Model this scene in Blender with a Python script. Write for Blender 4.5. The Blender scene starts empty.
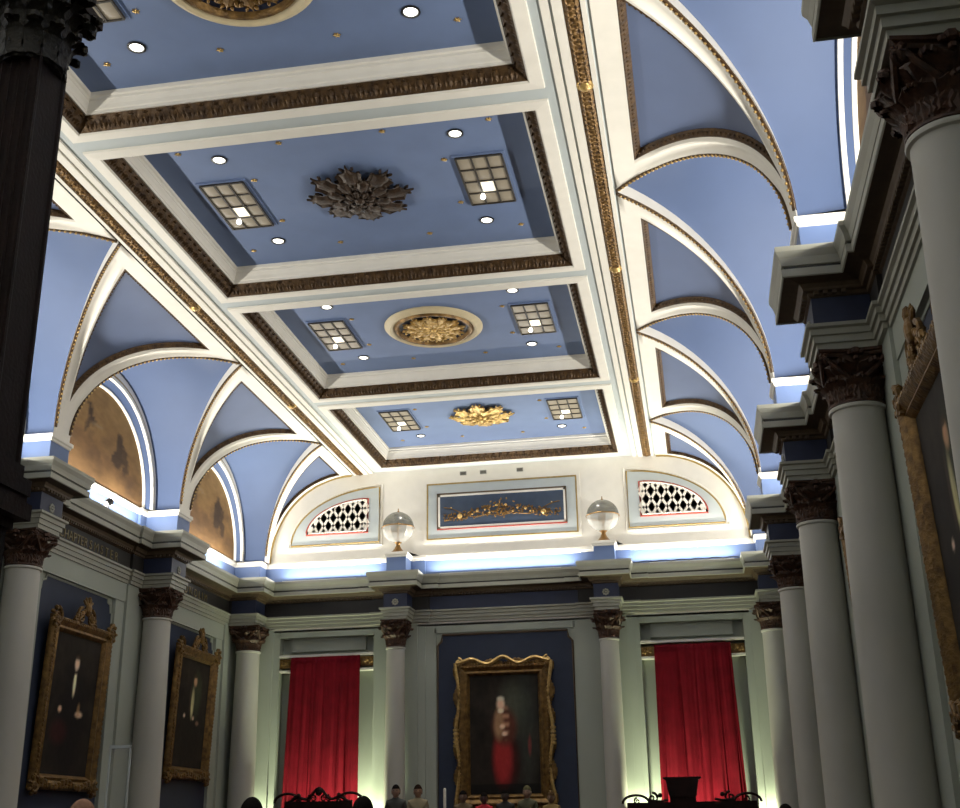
import bpy, bmesh, math, random
from mathutils import Vector, Matrix
random.seed(7)
PI = math.pi
C = bpy.context.scene.collection
sc = bpy.context.scene

# ------------------------------------------------------------------ dimensions (metres)
B = 5.367                      # bay length
YE = 16.2                      # far wall
YB = -16.3                     # back wall
ZS = 8.30                      # springing of the coves
ZC = 10.60                     # flat ceiling
ZP = 11.04                     # coffer panels
XC, XR = 3.97, 2.21            # cove: crown x, horizontal radius
HC = ZC - ZS
BH = 2.40                      # half width of a lunette vault
XW = 6.79                      # wall arch plane
PY = {-3: -16.3, -2: -11.0, -1: -5.65, 0: 0.0, 1: B, 2: 2*B, 3: 3*B}   # pier positions along the side walls
def BC(k): return (PY[k]+PY[k+1])/2
def HB(k): return (PY[k+1]-PY[k])/2
def zu(u, n=2.10): return max(0.0, 1-abs(u)**n)**(1/n)

# ------------------------------------------------------------------ materials
def mat(name, col, rough=0.6, metal=0.0, noise=0.0, nscale=4.0, bump=0.0, bscale=30.0, col2=None, pattern=None, pscale=10.0, emit=None, estr=0.0, spec=0.5):
    m = bpy.data.materials.new(name); m.use_nodes = True
    nt = m.node_tree; N = nt.nodes; L = nt.links
    bs = N['Principled BSDF']
    bs.inputs['Base Color'].default_value = (*col, 1)
    bs.inputs['Roughness'].default_value = rough
    bs.inputs['Metallic'].default_value = metal
    bs.inputs['Specular IOR Level'].default_value = spec
    tc = N.new('ShaderNodeTexCoord')
    if noise or col2:
        c2 = col2 or tuple(max(0, c*(1-noise)) for c in col)
        if pattern == 'voronoi':
            t = N.new('ShaderNodeTexVoronoi'); t.inputs['Scale'].default_value = pscale; out = t.outputs['Distance']
        elif pattern == 'wave':
            t = N.new('ShaderNodeTexWave'); t.inputs['Scale'].default_value = pscale; t.inputs['Distortion'].default_value = 2.0
            t.bands_direction = 'Z'; out = t.outputs['Fac']
        else:
            t = N.new('ShaderNodeTexNoise'); t.inputs['Scale'].default_value = nscale; t.inputs['Detail'].default_value = 4; out = t.outputs['Fac']
        L.new(tc.outputs['Object'], t.inputs['Vector'])
        r = N.new('ShaderNodeValToRGB')
        r.color_ramp.elements[0].position = 0.3 if pattern != 'voronoi' else 0.15
        r.color_ramp.elements[1].position = 0.7 if pattern != 'voronoi' else 0.55
        r.color_ramp.elements[0].color = (*col, 1); r.color_ramp.elements[1].color = (*c2, 1)
        L.new(out, r.inputs['Fac']); L.new(r.outputs['Color'], bs.inputs['Base Color'])
    if bump:
        t2 = N.new('ShaderNodeTexNoise') if pattern != 'voronoi' else N.new('ShaderNodeTexVoronoi')
        t2.inputs['Scale'].default_value = bscale
        L.new(tc.outputs['Object'], t2.inputs['Vector'])
        b = N.new('ShaderNodeBump'); b.inputs['Strength'].default_value = bump; b.inputs['Distance'].default_value = 0.02
        L.new(t2.outputs[0], b.inputs['Height']); L.new(b.outputs['Normal'], bs.inputs['Normal'])
    if emit:
        bs.inputs['Emission Color'].default_value = (*emit, 1); bs.inputs['Emission Strength'].default_value = estr
    return m

M = {}
M['white'] = mat('cream_plaster', (0.80, 0.77, 0.70), 0.6, noise=0.06)
M['pale'] = mat('pale_grey_blue_paint', (0.50, 0.55, 0.56), 0.6, noise=0.05)
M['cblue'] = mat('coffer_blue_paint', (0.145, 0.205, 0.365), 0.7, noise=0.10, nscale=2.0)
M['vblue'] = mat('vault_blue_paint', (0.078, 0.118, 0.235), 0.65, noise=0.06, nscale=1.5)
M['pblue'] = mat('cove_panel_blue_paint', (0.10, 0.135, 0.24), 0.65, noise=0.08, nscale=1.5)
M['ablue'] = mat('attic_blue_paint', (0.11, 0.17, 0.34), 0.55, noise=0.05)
M['gold'] = mat('antique_gilding', (0.27, 0.155, 0.045), 0.42, 0.5, col2=(0.09, 0.048, 0.015), nscale=9, bump=0.5, bscale=25)
M['golddark'] = mat('dark_bronze_gilding', (0.10, 0.054, 0.018), 0.5, 0.4, col2=(0.035, 0.018, 0.008), nscale=10, bump=0.5, bscale=25)
M['goldrope'] = mat('gilded_guilloche', (0.05, 0.024, 0.009), 0.5, 0.4, col2=(0.22, 0.125, 0.04), pattern='voronoi', pscale=16, bump=1.0, bscale=16)
M['goldline'] = mat('gold_line', (0.42, 0.30, 0.10), 0.4, 0.4, noise=0.3, nscale=12)
M['goldbright'] = mat('bright_gilding', (0.75, 0.52, 0.20), 0.35, 0.55, col2=(0.35, 0.22, 0.07), nscale=14, bump=0.6, bscale=22)
M['cap'] = mat('capital_bronze', (0.085, 0.036, 0.018), 0.5, 0.25, col2=(0.028, 0.014, 0.009), nscale=12, bump=0.4, bscale=30)
M['wall'] = mat('grey_green_wall_paint', (0.37, 0.40, 0.345), 0.7, noise=0.06, nscale=1.2)
M['column'] = mat('ivory_column_paint', (0.50, 0.49, 0.44), 0.5, noise=0.07, nscale=1.5)
M['trim'] = mat('ivory_cornice_paint', (0.33, 0.33, 0.275), 0.55, noise=0.08)
M['navy'] = mat('navy_frieze_paint', (0.018, 0.026, 0.065), 0.55, noise=0.2)
M['brown'] = mat('brown_bed_mould', (0.10, 0.065, 0.035), 0.6, noise=0.3, nscale=12)
M['frieze'] = mat('dark_frieze_paint', (0.018, 0.016, 0.015), 0.6, noise=0.3)
M['panel'] = mat('deep_blue_panel_paint', (0.018, 0.028, 0.060), 0.7, noise=0.15)
M['red'] = mat('crimson_velvet', (0.17, 0.005, 0.013), 0.85, spec=0.1, noise=0.3, nscale=3)
M['wood'] = mat('dark_mahogany', (0.018, 0.006, 0.005), 0.6, noise=0.5, nscale=6, spec=0.2, bump=0.15, bscale=40)
M['woodgold'] = mat('dark_carved_oak_with_worn_gilding', (0.022, 0.016, 0.009), 0.5, 0.2, col2=(0.008, 0.006, 0.005), nscale=8, bump=0.4)
M['black'] = mat('black_plastic', (0.012, 0.012, 0.012), 0.4)
M['floor'] = mat('dark_carpet', (0.06, 0.035, 0.03), 0.9, noise=0.5, nscale=20)
M['dais'] = mat('dais_carpet', (0.09, 0.02, 0.02), 0.9, noise=0.4, nscale=20)
M['pane'] = mat('tan_louvre_glass', (0.28, 0.24, 0.18), 0.4, noise=0.15, nscale=6, emit=(0.5, 0.42, 0.3), estr=0.12)
M['panelit'] = mat('lit_louvre_pane', (0.9, 0.85, 0.7), 0.4, emit=(1.0, 0.9, 0.7), estr=1.1)
M['bar'] = mat('dark_glazing_bar', (0.03, 0.025, 0.02), 0.5)
M['lamp'] = mat('lamp_glow', (1, 1, 0.95), 0.4, emit=(1.0, 0.97, 0.86), estr=4.0)
M['tube'] = mat('strip_lamp_glow', (1, 1, 1), 0.4, emit=(1.0, 0.97, 0.9), estr=3.0)
M['redline'] = mat('red_painted_line', (0.38, 0.06, 0.04), 0.6)
M['lattwhite'] = mat('white_lattice_paint', (0.78, 0.74, 0.66), 0.6)
M['void'] = mat('dark_opening', (0.01, 0.008, 0.008), 0.9)
M['brass'] = mat('aged_brass', (0.30, 0.17, 0.06), 0.35, 0.8)

M['bronze'] = mat('dark_bronze_rosette', (0.060, 0.034, 0.018), 0.5, 0.3, col2=(0.02, 0.012, 0.008), nscale=9, bump=0.4, bscale=25)
M['lettering'] = mat('dull_gilt_lettering', (0.22, 0.17, 0.07), 0.5, 0.2, noise=.3, nscale=15)
M['goldbead'] = mat('gilded_beads', (0.50, 0.33, 0.12), 0.4, 0.4, noise=.4, nscale=12)
M['vent'] = mat('grey_vent', (0.30, 0.30, 0.27), 0.5)
def glass(name, col, rough=0.05, alpha=0.35):
    m = bpy.data.materials.new(name); m.use_nodes = True
    bs = m.node_tree.nodes['Principled BSDF']
    bs.inputs['Base Color'].default_value = (*col, 1); bs.inputs['Roughness'].default_value = rough
    bs.inputs['Transmission Weight'].default_value = 0.0; bs.inputs['Alpha'].default_value = alpha
    bs.inputs['Specular IOR Level'].default_value = 0.9
    t = m.node_tree.nodes.new('ShaderNodeTexNoise'); t.inputs['Scale'].default_value = 3
    mr = m.node_tree.nodes.new('ShaderNodeMapRange')
    mr.inputs['To Min'].default_value = alpha*0.8; mr.inputs['To Max'].default_value = alpha*1.2
    m.node_tree.links.new(t.outputs['Fac'], mr.inputs['Value']); m.node_tree.links.new(mr.outputs['Result'], bs.inputs['Alpha'])
    return m
M['glass'] = glass('clear_globe_glass', (0.80, 0.82, 0.80), 0.05, 0.38)
M['globetop'] = glass('smoky_globe_shell', (0.12, 0.12, 0.10), 0.25, 0.72)
M['acrylic'] = glass('clear_acrylic', (0.45, 0.47, 0.42), 0.1, 0.30)
def paintmat(name):
    m = bpy.data.materials.new(name); m.use_nodes = True
    nt = m.node_tree; bs = nt.nodes['Principled BSDF']
    a = nt.nodes.new('ShaderNodeVertexColor'); a.layer_name = 'paint'
    n = nt.nodes.new('ShaderNodeTexNoise'); n.inputs['Scale'].default_value = 14; n.inputs['Detail'].default_value = 5
    mx = nt.nodes.new('ShaderNodeMixRGB'); mx.blend_type = 'OVERLAY'; mx.inputs['Fac'].default_value = 0.35
    nt.links.new(a.outputs['Color'], mx.inputs['Color1']); nt.links.new(n.outputs['Fac'], mx.inputs['Color2'])
    nt.links.new(mx.outputs['Color'], bs.inputs['Base Color'])
    bs.inputs['Roughness'].default_value = 0.7; bs.inputs['Specular IOR Level'].default_value = 0.12
    return m
M['paint'] = paintmat('oil_paint')

# ------------------------------------------------------------------ mesh helpers
class MB:
    def __init__(s): s.v = []; s.f = []; s.m = []; s.mi = 0
    def quad(s, a, b, c, d):
        n = len(s.v); s.v += [a, b, c, d]; s.f.append((n, n+1, n+2, n+3)); s.m.append(s.mi)
    def poly(s, pts):
        n = len(s.v); s.v += list(pts); s.f.append(tuple(range(n, n+len(pts)))); s.m.append(s.mi)
    def grid(s, rows, wrapu=False, wrapv=False):
        n = len(s.v); R = len(rows); K = len(rows[0])
        for r in rows: s.v += list(r)
        for i in range(R if wrapv else R-1):
            for j in range(K if wrapu else K-1):
                a = n+i*K+j; b = n+i*K+(j+1) % K; c = n+((i+1) % R)*K+(j+1) % K; d = n+((i+1) % R)*K+j
                s.f.append((a, b, c, d)); s.m.append(s.mi)
    def box(s, x0, x1, y0, y1, z0, z1):
        n = len(s.v)
        s.v += [(x, y, z) for z in (z0, z1) for y in (y0, y1) for x in (x0, x1)]
        for q in ((0,2,3,1),(4,5,7,6),(0,1,5,4),(2,6,7,3),(0,4,6,2),(1,3,7,5)):
            s.f.append(tuple(n+i for i in q)); s.m.append(s.mi)
    def lathe(s, prof, c=(0, 0, 0), n=24, squash=1.0):
        rows = []
        for r, z in prof:
            rows.append([(c[0]+r*math.cos(2*PI*i/n), c[1]+squash*r*math.sin(2*PI*i/n), c[2]+z) for i in range(n)])
        s.grid(rows, wrapu=True)
        s.poly(rows[0][::-1]); s.poly(rows[-1])
    def tube(s, pts, r, n=8, closed=False):
        pts = [Vector(p) for p in pts]; rows = []; K = len(pts)
        up = Vector((0, 0, 1)); 
        for i, p in enumerate(pts):
            if closed: t = pts[(i+1) % K]-pts[i-1]
            else: t = pts[min(i+1, K-1)]-pts[max(i-1, 0)]
            t.normalize()
            a = t.cross(up)
            if a.length < 1e-3: a = t.cross(Vector((1, 0, 0)))
            a.normalize(); b = t.cross(a)
            rr = r[i] if isinstance(r, (list, tuple)) else r
            rows.append([tuple(p+a*rr*math.cos(2*PI*j/n)+b*rr*math.sin(2*PI*j/n)) for j in range(n)])
        s.grid(rows, wrapu=True, wrapv=closed)
        if not closed: s.poly(rows[0][::-1]); s.poly(rows[-1])
    def blob(s, c, r, n=8, rot=None):
        rx, ry, rz = r if isinstance(r, (tuple, list)) else (r, r, r)
        rows = []
        for i in range(n//2+1):
            th = PI*i/(n//2); row = []
            for j in range(n):
                v = Vector((rx*math.sin(th)*math.cos(2*PI*j/n), ry*math.sin(th)*math.sin(2*PI*j/n), rz*math.cos(th)))
                if rot: v = rot @ v
                row.append((c[0]+v.x, c[1]+v.y, c[2]+v.z))
            rows.append(row)
        s.grid(rows, wrapu=True)
    def build(s, name, mats, parent=None, smooth=False, loc=(0, 0, 0), merge=True):
        me = bpy.data.meshes.new(name)
        me.from_pydata([tuple(v) for v in s.v], [], s.f)
        if not isinstance(mats, (list, tuple)): mats = [mats]
        for m in mats: me.materials.append(m)
        for p, mi in zip(me.polygons, s.m): p.material_index = mi
        if merge or smooth:
            bm = bmesh.new(); bm.from_mesh(me); bmesh.ops.remove_doubles(bm, verts=bm.verts, dist=1e-5)
            bmesh.ops.recalc_face_normals(bm, faces=bm.faces); bm.to_mesh(me); bm.free()
        if smooth:
            for p in me.polygons: p.use_smooth = True
            try: me.set_sharp_from_angle(angle=math.radians(40))
            except Exception: pass
        o = bpy.data.objects.new(name, me); C.objects.link(o); o.location = loc
        if parent: o.parent = parent
        return o

def tag(o, label, cat, group=None):
    o['label'] = label; o['category'] = cat
    if group: o['group'] = group
    return o
def empty(name, loc=(0, 0, 0), rz=0, label=None, cat=None, group=None):
    o = bpy.data.objects.new(name, None); C.objects.link(o); o.location = loc; o.rotation_euler = (0, 0, rz)
    o.empty_display_size = 0.1
    if label: tag(o, label, cat, group)
    return o
def struct(name):
    o = empty(name); o['kind'] = 'structure'; return o
def copy_tree(o, parent=None):
    c = o.copy(); C.objects.link(c)
    if parent: c.parent = parent
    for ch in [x for x in o.children]: copy_tree(ch, c)
    return c

# ------------------------------------------------------------------ camera
cd = bpy.data.cameras.new('camera'); cam = bpy.data.objects.new('camera', cd); C.objects.link(cam)
FPX = 1197.07
cd.sensor_width = 36; cd.lens = FPX/960*36; cd.clip_start = 0.05; cd.clip_end = 100
ro, pi_, ya = math.radians(0.88978), math.radians(19.74528), math.radians(9.9394)
Rm = Matrix.Rotation(ya, 3, 'Z') @ Matrix.Rotation(pi_, 3, 'X') @ Matrix.Rotation(ro, 3, 'Y')
Mx = Matrix((Rm.col[0], Rm.col[2], -Rm.col[1])).transposed()
CP = Vector((4.6277, -13.1624, 1.6))
cam.matrix_world = Matrix.Translation(CP) @ Mx.to_4x4()
sc.camera = cam
def px(p):
    v = Rm.transposed() @ (Vector(p)-CP)
    if v.y <= 0: return (-999, -999)
    return (480+FPX*v.x/v.y, 404-FPX*v.z/v.y)
def seen(p, mg=15):
    x, y = px(p); return -mg < x < 960+mg and -mg < y < 808+mg

# ------------------------------------------------------------------ ceiling
ceil = struct('ceiling')
KS = range(-3, 3)                                 # coffers, k*B .. (k+1)*B
mb = MB()
for s in (-1, 1):
    a, b_ = sorted((s*3.06, s*XC))
    mb.box(a, b_, YB, YE, ZC, ZC+0.05)
for k in range(-3, 4):
    mb.box(-3.06, 3.06, max(YB, k*B-0.33), min(YE, k*B+0.33), ZC, ZC+0.05)
mb.build('ceiling_field', M['pale'], ceil)
# raised white rails beside the long gilded band
for s in (-1, 1):
    mb = MB()
    for x0, x1, d in ((3.40, 3.50, .03), (3.535, 3.655, .045), (3.865, 3.925, .045)):
        a, b_ = sorted((s*x0, s*x1))
        mb.box(a, b_, YB, YE, ZC-d, ZC+0.01)
    mb.build('rail_moulding', M['white'], ceil)
    mb = MB()
    n = 7
    rows = []
    for y in (YB, YE):
        rows.append([(s*(3.66+0.20*i/n), y, ZC-0.02-0.035*math.sin(PI*i/n)) for i in range(n+1)])
    mb.grid(rows); 
    # guilloche: interlaced little rings in relief
    y = -6.0
    while y < YE-0.1:
        ring = [(s*(3.76)+0.062*math.cos(2*PI*i/10), y+0.075*math.sin(2*PI*i/10), ZC-0.058) for i in range(10)]
        mb.tube(ring, 0.014, 4, closed=True); y += 0.11
    mb.build('guilloche_band', M['goldrope'], ceil, smooth=True)
    for k in range(-1, 3):
        mb = MB(); mb.lathe([(0.115, 0.03), (0.12, 0.0), (0.10, -0.03), (0.085, -0.03), (0.07, -0.05), (0.03, -0.075), (0.002, -0.08)], (s*3.765, k*B-0.10, ZC-0.03), 16)
        mb.build('gilt_boss', M['goldbright'], ceil, smooth=True)

def ring_rows(hx, hy, cy, z): return [(-hx, cy-hy, z), (hx, cy-hy, z), (hx, cy+hy, z), (-hx, cy+hy, z)]
def leaf_run(mb, p0, p1, across, nrm, w, unit=0.2):
    p0 = Vector(p0); p1 = Vector(p1); d = p1-p0; Ln = d.length; n = max(1, round(Ln/unit)); u = d/n; t = d.normalized()
    for i in range(n):
        c = p0+u*(i+0.5)
        for (ct, ca, st, sa, h) in ((0, .5, .055, .42, .045), (-.06, .42, .03, .30, .03), (.06, .42, .03, .30, .03), (0, .82, .05, .13, .05)):
            cc = c+t*ct+across*(w*ca)
            pts = [cc-t*st, cc-across*(w*sa), cc+t*st, cc+across*(w*sa)]
            apex = cc+nrm*h
            for j in range(4):
                mb.poly([tuple(pts[j]), tuple(pts[(j+1) % 4]), tuple(apex)])
for k in KS:
    cy = (k+.5)*B; hx, hy = 3.06, B/2-.33
    # white fillet round the gilded border
    mb = MB()
    L = [ring_rows(hx+.20, hy+.20, cy, ZC), ring_rows(hx+.19, hy+.19, cy, ZC-.03), ring_rows(hx+.02, hy+.02, cy, ZC-.045), ring_rows(hx, hy, cy, ZC-.02)]
    mb.grid(L, wrapu=True)
    mb.build('coffer_fillet', M['white'], ceil)
    # gilded border
    mb = MB()
    mb.grid([ring_rows(hx, hy, cy, ZC-.02), ring_rows(hx-.15, hy-.15, cy, ZC+.15)], wrapu=True)
    if k > -2:
        o_, i_ = ring_rows(hx, hy, cy, ZC-.02), ring_rows(hx-.15, hy-.15, cy, ZC+.15)
        for j in range(4):
            a, b_, c2, d2 = Vector(o_[j]), Vector(o_[(j+1) % 4]), Vector(i_[(j+1) % 4]), Vector(i_[j])
            mid = (a+b_)/2; inn = (c2+d2)/2; ac = (inn-mid); w = ac.length; ac.normalize()
            t = (b_-a).normalized(); nr = t.cross(ac); 
            if nr.z > 0: nr = -nr
            leaf_run(mb, a+t*.1, b_-t*.1, ac, nr, w)
    mb.build('gilded_border', M['golddark'], ceil, merge=False)
    # white cove of the coffer
    mb = MB()
    pr = [(.15, .15), (.175, .145), (.175, .19), (.185, .205), (.195, .26), (.215, .32), (.225, .33), (.225, .37), (.25, .385), (.25, .45)]
    mb.grid([ring_rows(hx-i, hy-i, cy, ZC+z) for i, z in pr], wrapu=True)
    mb.build('coffer_moulding', M['white'], ceil)
    mb = MB(); mb.box(-hx+.2, hx-.2, cy-hy+.2, cy+hy-.2, ZP, ZP+.05)
    mb.build('coffer_panel', M['cblue'], ceil)

# cove fields, ribs, lunettes
def cp(s, th, y, off=0.0):
    """point on the cove surface at angle th (0 crown .. pi/2 springing), off = towards the room"""
    x = XC+XR*math.sin(th); z = ZS+HC*zu(math.sin(th))
    nx, nz = -math.sin(th)/XR, -math.cos(th)/HC; l = math.hypot(nx, nz)
    return (s*(x+off*nx/l), y, z+off*nz/l)
def g(th, H=B/2): return H-(H-.284)*math.sin(th)
def sd(th, d): return d*math.sqrt(1+(BH*math.cos(th)/2.25)**2)
def solve_bot(d):
    lo, hi = 0.1, PI/2
    for _ in range(50):
        m_ = (lo+hi)/2
        if g(m_)-sd(m_, d) > 0: lo = m_
        else: hi = m_
    return lo
def thx(x): return math.asin((x-XC)/XR)
D0, D1 = 0.36, 0.45
def field(k, s, par):
    yc = PY[k]
    H = {-1: HB(k-1) if k > -3 else B/2, 1: HB(k) if k < 3 else B/2}
    Hp = min(H.values())
    def clampy(y): return max(YB, min(YE, y))
    def clampi(y): return max(YB+.13, min(YE-.13, y))
    t0, t1 = thx(4.28), solve_bot(D0)
    u0, u1 = thx(4.37), solve_bot(D1)
    NS = 18; OFF = 0.03
    mb = MB(); rows = []
    for i in range(4):
        th = t0*i/3
        ya, yb = yc-g(th, H[-1]), yc+g(th, H[1]); rows.append([cp(s, th, clampy(ya+(yb-ya)*j/8), OFF) for j in range(9)])
    mb.grid(rows)
    for sg in (-1, 1):
        rows = []
        for i in range(NS+1):
            th = t0+(t1-t0)*i/NS
            yo = g(th, H[sg]); yi = max(0.0, g(th, Hp)-sd(th, D0))
            fd = min(1, i/2.0, (NS-i)/1.5)
            rows.append([cp(s, th, (clampi if q == 0 else clampy)(yc+sg*(yi+(yo-yi)*q)), OFF+e*fd) for q, e in ((0, .0), (.10, .03), (.20, .03), (.28, .0), (.45, -.012), (.62, .0), (.70, .022), (.82, .022), (.86, 0), (1, 0.0))])
        mb.grid(rows)
    rows = []
    for i in range(9):
        th = t1+(PI/2-t1)*i/8
        ya, yb = yc-g(th, H[-1]), yc+g(th, H[1]); rows.append([cp(s, th, clampy(ya+(yb-ya)*j/4), OFF) for j in range(5)])
    mb.grid(rows)
    # the rib's white side face, rising to the recessed vault
    for sg in (-1, 1):
        if (k == 3 and sg == 1) or (k == -3 and sg == -1): continue
        rows = []
        for i in range(NS*2+1):
            th = PI/2*i/(NS*2); u = math.sin(th); hh = H[sg]
            x, y, z = cp(s, th, 0, 0)
            rows.append([cp(s, th, clampy(yc+sg*g(th, hh)), OFF), (s*(XC+XR*u), yc+sg*(hh-(hh-.284+VY)*u), ZS+(HC+VZ)*zu(u)+.004)])
        mb.grid(rows)
    mb.build('cove_rib', M['white'], par, smooth=True)
    mr = MB()
    for sg in (-1, 1):
        pr = []
        for i in range(41):
            th = PI/2*(1-i/40)*0.97
            dd = g(th, H[sg])-.035*math.sqrt(1+math.cos(th)**2)
            y2 = yc+sg*dd
            if YB <= y2 <= YE and dd > 0.03: pr.append((th, y2))
        if len(pr) > 2:
            mr.mi = 0; mr.tube([cp(s, th, y, .036) for th, y in pr], .030, 6); mr.mi = 1
            P = [Vector(cp(s, th, y, .060)) for th, y in pr]; acc = 0
            for a, b_ in zip(P[:-1], P[1:]):
                l = (b_-a).length; q = 0.085-acc
                while q < l:
                    mr.blob(tuple(a+(b_-a)*q/l), (.024, .024, .024), 6); q += 0.085
                acc = (l-(q-0.085))
    mr.build('gilded_bead', [M['golddark'], M['goldbead']], par, merge=False)
    def loop(d, tt, tb, off):
        out = []
        for sg in (-1, 1):
            seq = [tb+(tt-tb)*i/NS for i in range(NS+1)]
            if sg == 1: seq = seq[::-1]
            out += [cp(s, th, clampi(yc+sg*max(0, g(th, Hp)-sd(th, d))), off) for th in seq]
        return out
    mb = MB(); mb.grid([loop(D0, t0, t1, .03), loop(D0+.02, t0+.008, solve_bot(D0+.02), .035), loop(D1-.01, u0, u1+.003, -.045)], wrapu=True)
    lp = [Vector(p) for p in loop((D0+D1)/2+.005, (t0+u0)/2, solve_bot((D0+D1)/2), 0.0)]
    if k > -2:
        acc = 0
        for a, b_ in zip(lp[:-1], lp[1:]):
            l = (b_-a).length
            if l < 1e-6: continue
            q = .09-acc
            while q < l:
                mb.blob(tuple(a+(b_-a)*q/l), .026, 4)
                q += .09
            acc = l-(q-.09)
    mb.build('gilded_frame', M['golddark'], par, merge=False)
    mb = MB(); rows = []
    for i in range(NS+1):
        th = u0+(u1-u0)*i/NS; hw = max(0, g(th, Hp)-sd(th, D1-.01))
        rows.append([cp(s, th, clampi(yc-hw+2*hw*j/10), -.05) for j in range(11)])
    mb.grid(rows); mb.build('cove_panel', M['pblue'], par, smooth=True)

VY, VZ = .11, .15
def ell(s, X, a, h, n=32, y0=0, t0=-PI/2, t1=PI/2):
    return [(s*X, y0+a*math.sin(t0+(t1-t0)*i/n), ZS+h*zu(math.sin(t0+(t1-t0)*i/n))) for i in range(n+1)]
for s in (-1, 1):
    for k in range(-3, 4): field(k, s, ceil)
    for k in KS:
        yc = BC(k); BH = HB(k)-.284
        # lunette vault
        mb = MB(); rows = []
        for i in range(33):
            ph = -PI/2+PI*i/32
            y = yc+(BH+VY)*math.sin(ph); z = ZS+(HC+VZ)*zu(math.sin(ph)); xg = XC+XR*abs(math.sin(ph))-.02
            rows.append([(s*(xg+(XW+.05-xg)*j/6), y, z) for j in range(7)])
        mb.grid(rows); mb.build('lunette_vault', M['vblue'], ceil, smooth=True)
        # wall arch: gold line, white roll, pale reveal, inner white line
        mb = MB(); mb.grid([ell(s, XW-.06, BH-.005, HC-.005, 32, yc), ell(s, XW-.06, BH-.045, HC-.045, 32, yc)])
        mb.build('wall_arch_gold_line', M['goldline'], ceil)
        mb = MB(); mb.grid([ell(s, XW-.03, BH+VY+.02, HC+VZ+.02, 32, yc), ell(s, XW-.05, BH, HC, 32, yc), ell(s, XW-.05, BH-.05, HC-.05, 32, yc), ell(s, XW-.075, BH-.06, HC-.06, 32, yc), ell(s, XW-.075, BH-.12, HC-.13, 32, yc), ell(s, XW-.02, BH-.14, HC-.15, 32, yc)])
        mb.build('wall_arch', M['white'], ceil, smooth=True)
        mb = MB(); mb.grid([ell(s, XW-.02, BH-.14, HC-.15, 32, yc), ell(s, XW+.08, BH-.23, HC-.30, 32, yc)])
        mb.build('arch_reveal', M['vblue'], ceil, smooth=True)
        mb = MB(); mb.grid([ell(s, XW+.08, BH-.23, HC-.30, 32, yc), ell(s, XW+.05, BH-.24, HC-.31, 32, yc), ell(s, XW+.06, BH-.265, HC-.335, 32, yc), ell(s, XW+.12, BH-.27, HC-.34, 32, yc)])
        mb.build('arch_bead', M['white'], ceil, smooth=True)

# ------------------------------------------------------------------ mitred sweeps for entablature and attic
def rails(path):
    """right-hand offset directions with mitre at each vertex"""
    P = [Vector((x, y, 0)) for x, y in path]; out = []
    def nr(a, b_): d = (b_-a).normalized(); return Vector((d.y, -d.x, 0))
    for i in range(len(P)):
        if i == 0: o = nr(P[0], P[1])
        elif i == len(P)-1: o = nr(P[-2], P[-1])
        else:
            n1, n2 = nr(P[i-1], P[i]), nr(P[i], P[i+1]); o = n1+n2
            o = o/(max(0.3, 1+n1.dot(n2)))
        out.append(o)
    return P, out
def sweep(name, path, prof, i0, i1, mats, parent, rl=None):
    P, O = rl or rails(path); mb = MB()
    for q in range(len(prof)-1):
        (o1, z1, m_), (o2, z2, _) = prof[q], prof[q+1]
        mb.mi = m_
        for i in range(i0, i1):
            a = P[i]+O[i]*o1; b_ = P[i+1]+O[i+1]*o1; c_ = P[i+1]+O[i+1]*o2; d = P[i]+O[i]*o2
            mb.quad((a.x, a.y, z1), (b_.x, b_.y, z1), (c_.x, c_.y, z2), (d.x, d.y, z2))
    return mb.build(name, mats, parent)

def side_path(sgn, main, step, brk, hs, hb):
    pts = []
    for k in range(-2, 3):
        y = PY[k]
        pts += [(main, y-hs), (step, y-hs), (step, y-hb), (brk, y-hb), (brk, y+hb), (step, y+hb), (step, y+hs), (main, y+hs)]
    return pts
CX = 2.60; YCOL = 15.80; XCOL = 6.60
def full_path(main, step, brk, hs, hb, cy0, cbrk, emain, estep, ebrk, ehs, ehb):
    L = [(-main, YB)]+[(-x, y) for x, y in side_path(-1, main, step, brk, hs, hb)]+[(-main, cy0), (-cbrk, cy0), (-cbrk, emain)]
    nl = len(L)-1
    E_ = []
    for c in (-CX, CX):
        E_ += [(c-ehs, emain), (c-ehs, estep), (c-ehb, estep), (c-ehb, ebrk), (c+ehb, ebrk), (c+ehb, estep), (c+ehs, estep), (c+ehs, emain)]
    R = [(-x, y) for x, y in L[::-1]]
    path = L+E_+R
    return path, nl, nl+len(E_)+1
# entablature
path, ia, ib = full_path(6.90, 6.84, 6.20, .86, .36, 15.44, 6.20, YE-.05, YE-.10, 15.50, .70, .29)
prof = [(-.35, 6.60, 0), (0, 6.60, 0), (0, 6.67, 0), (.03, 6.675, 0), (.03, 6.755, 0), (.06, 6.76, 0), (.06, 6.83, 0), (.10, 6.845, 0), (.10, 6.885, 0), (0, 6.89, 1), (0, 7.23, 2),
        (.03, 7.24, 2), (.04, 7.28, 2), (.09, 7.29, 2), (.10, 7.32, 2), (.13, 7.36, 2), (.30, 7.39, 0), (.31, 7.37, 0), (.325, 7.38, 0), (.325, 7.47, 0), (.295, 7.475, 3), (.295, 7.505, 0), (.32, 7.51, 0), (.34, 7.60, 0), (.375, 7.67, 0), (.375, 7.73, 0), (-.45, 7.75, 0)]
rl = rails(path)
ents = {}
for nm, i0, i1 in (('trim_left', 0, ia), ('trim_far', ia, ib), ('trim_right', ib, len(path)-1)):
    t = struct(nm); ents[nm] = t
    sweep('entablature', path, prof, i0, i1, [M['trim'], M['frieze'], M['brown'], M['black']], t, rl)
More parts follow.
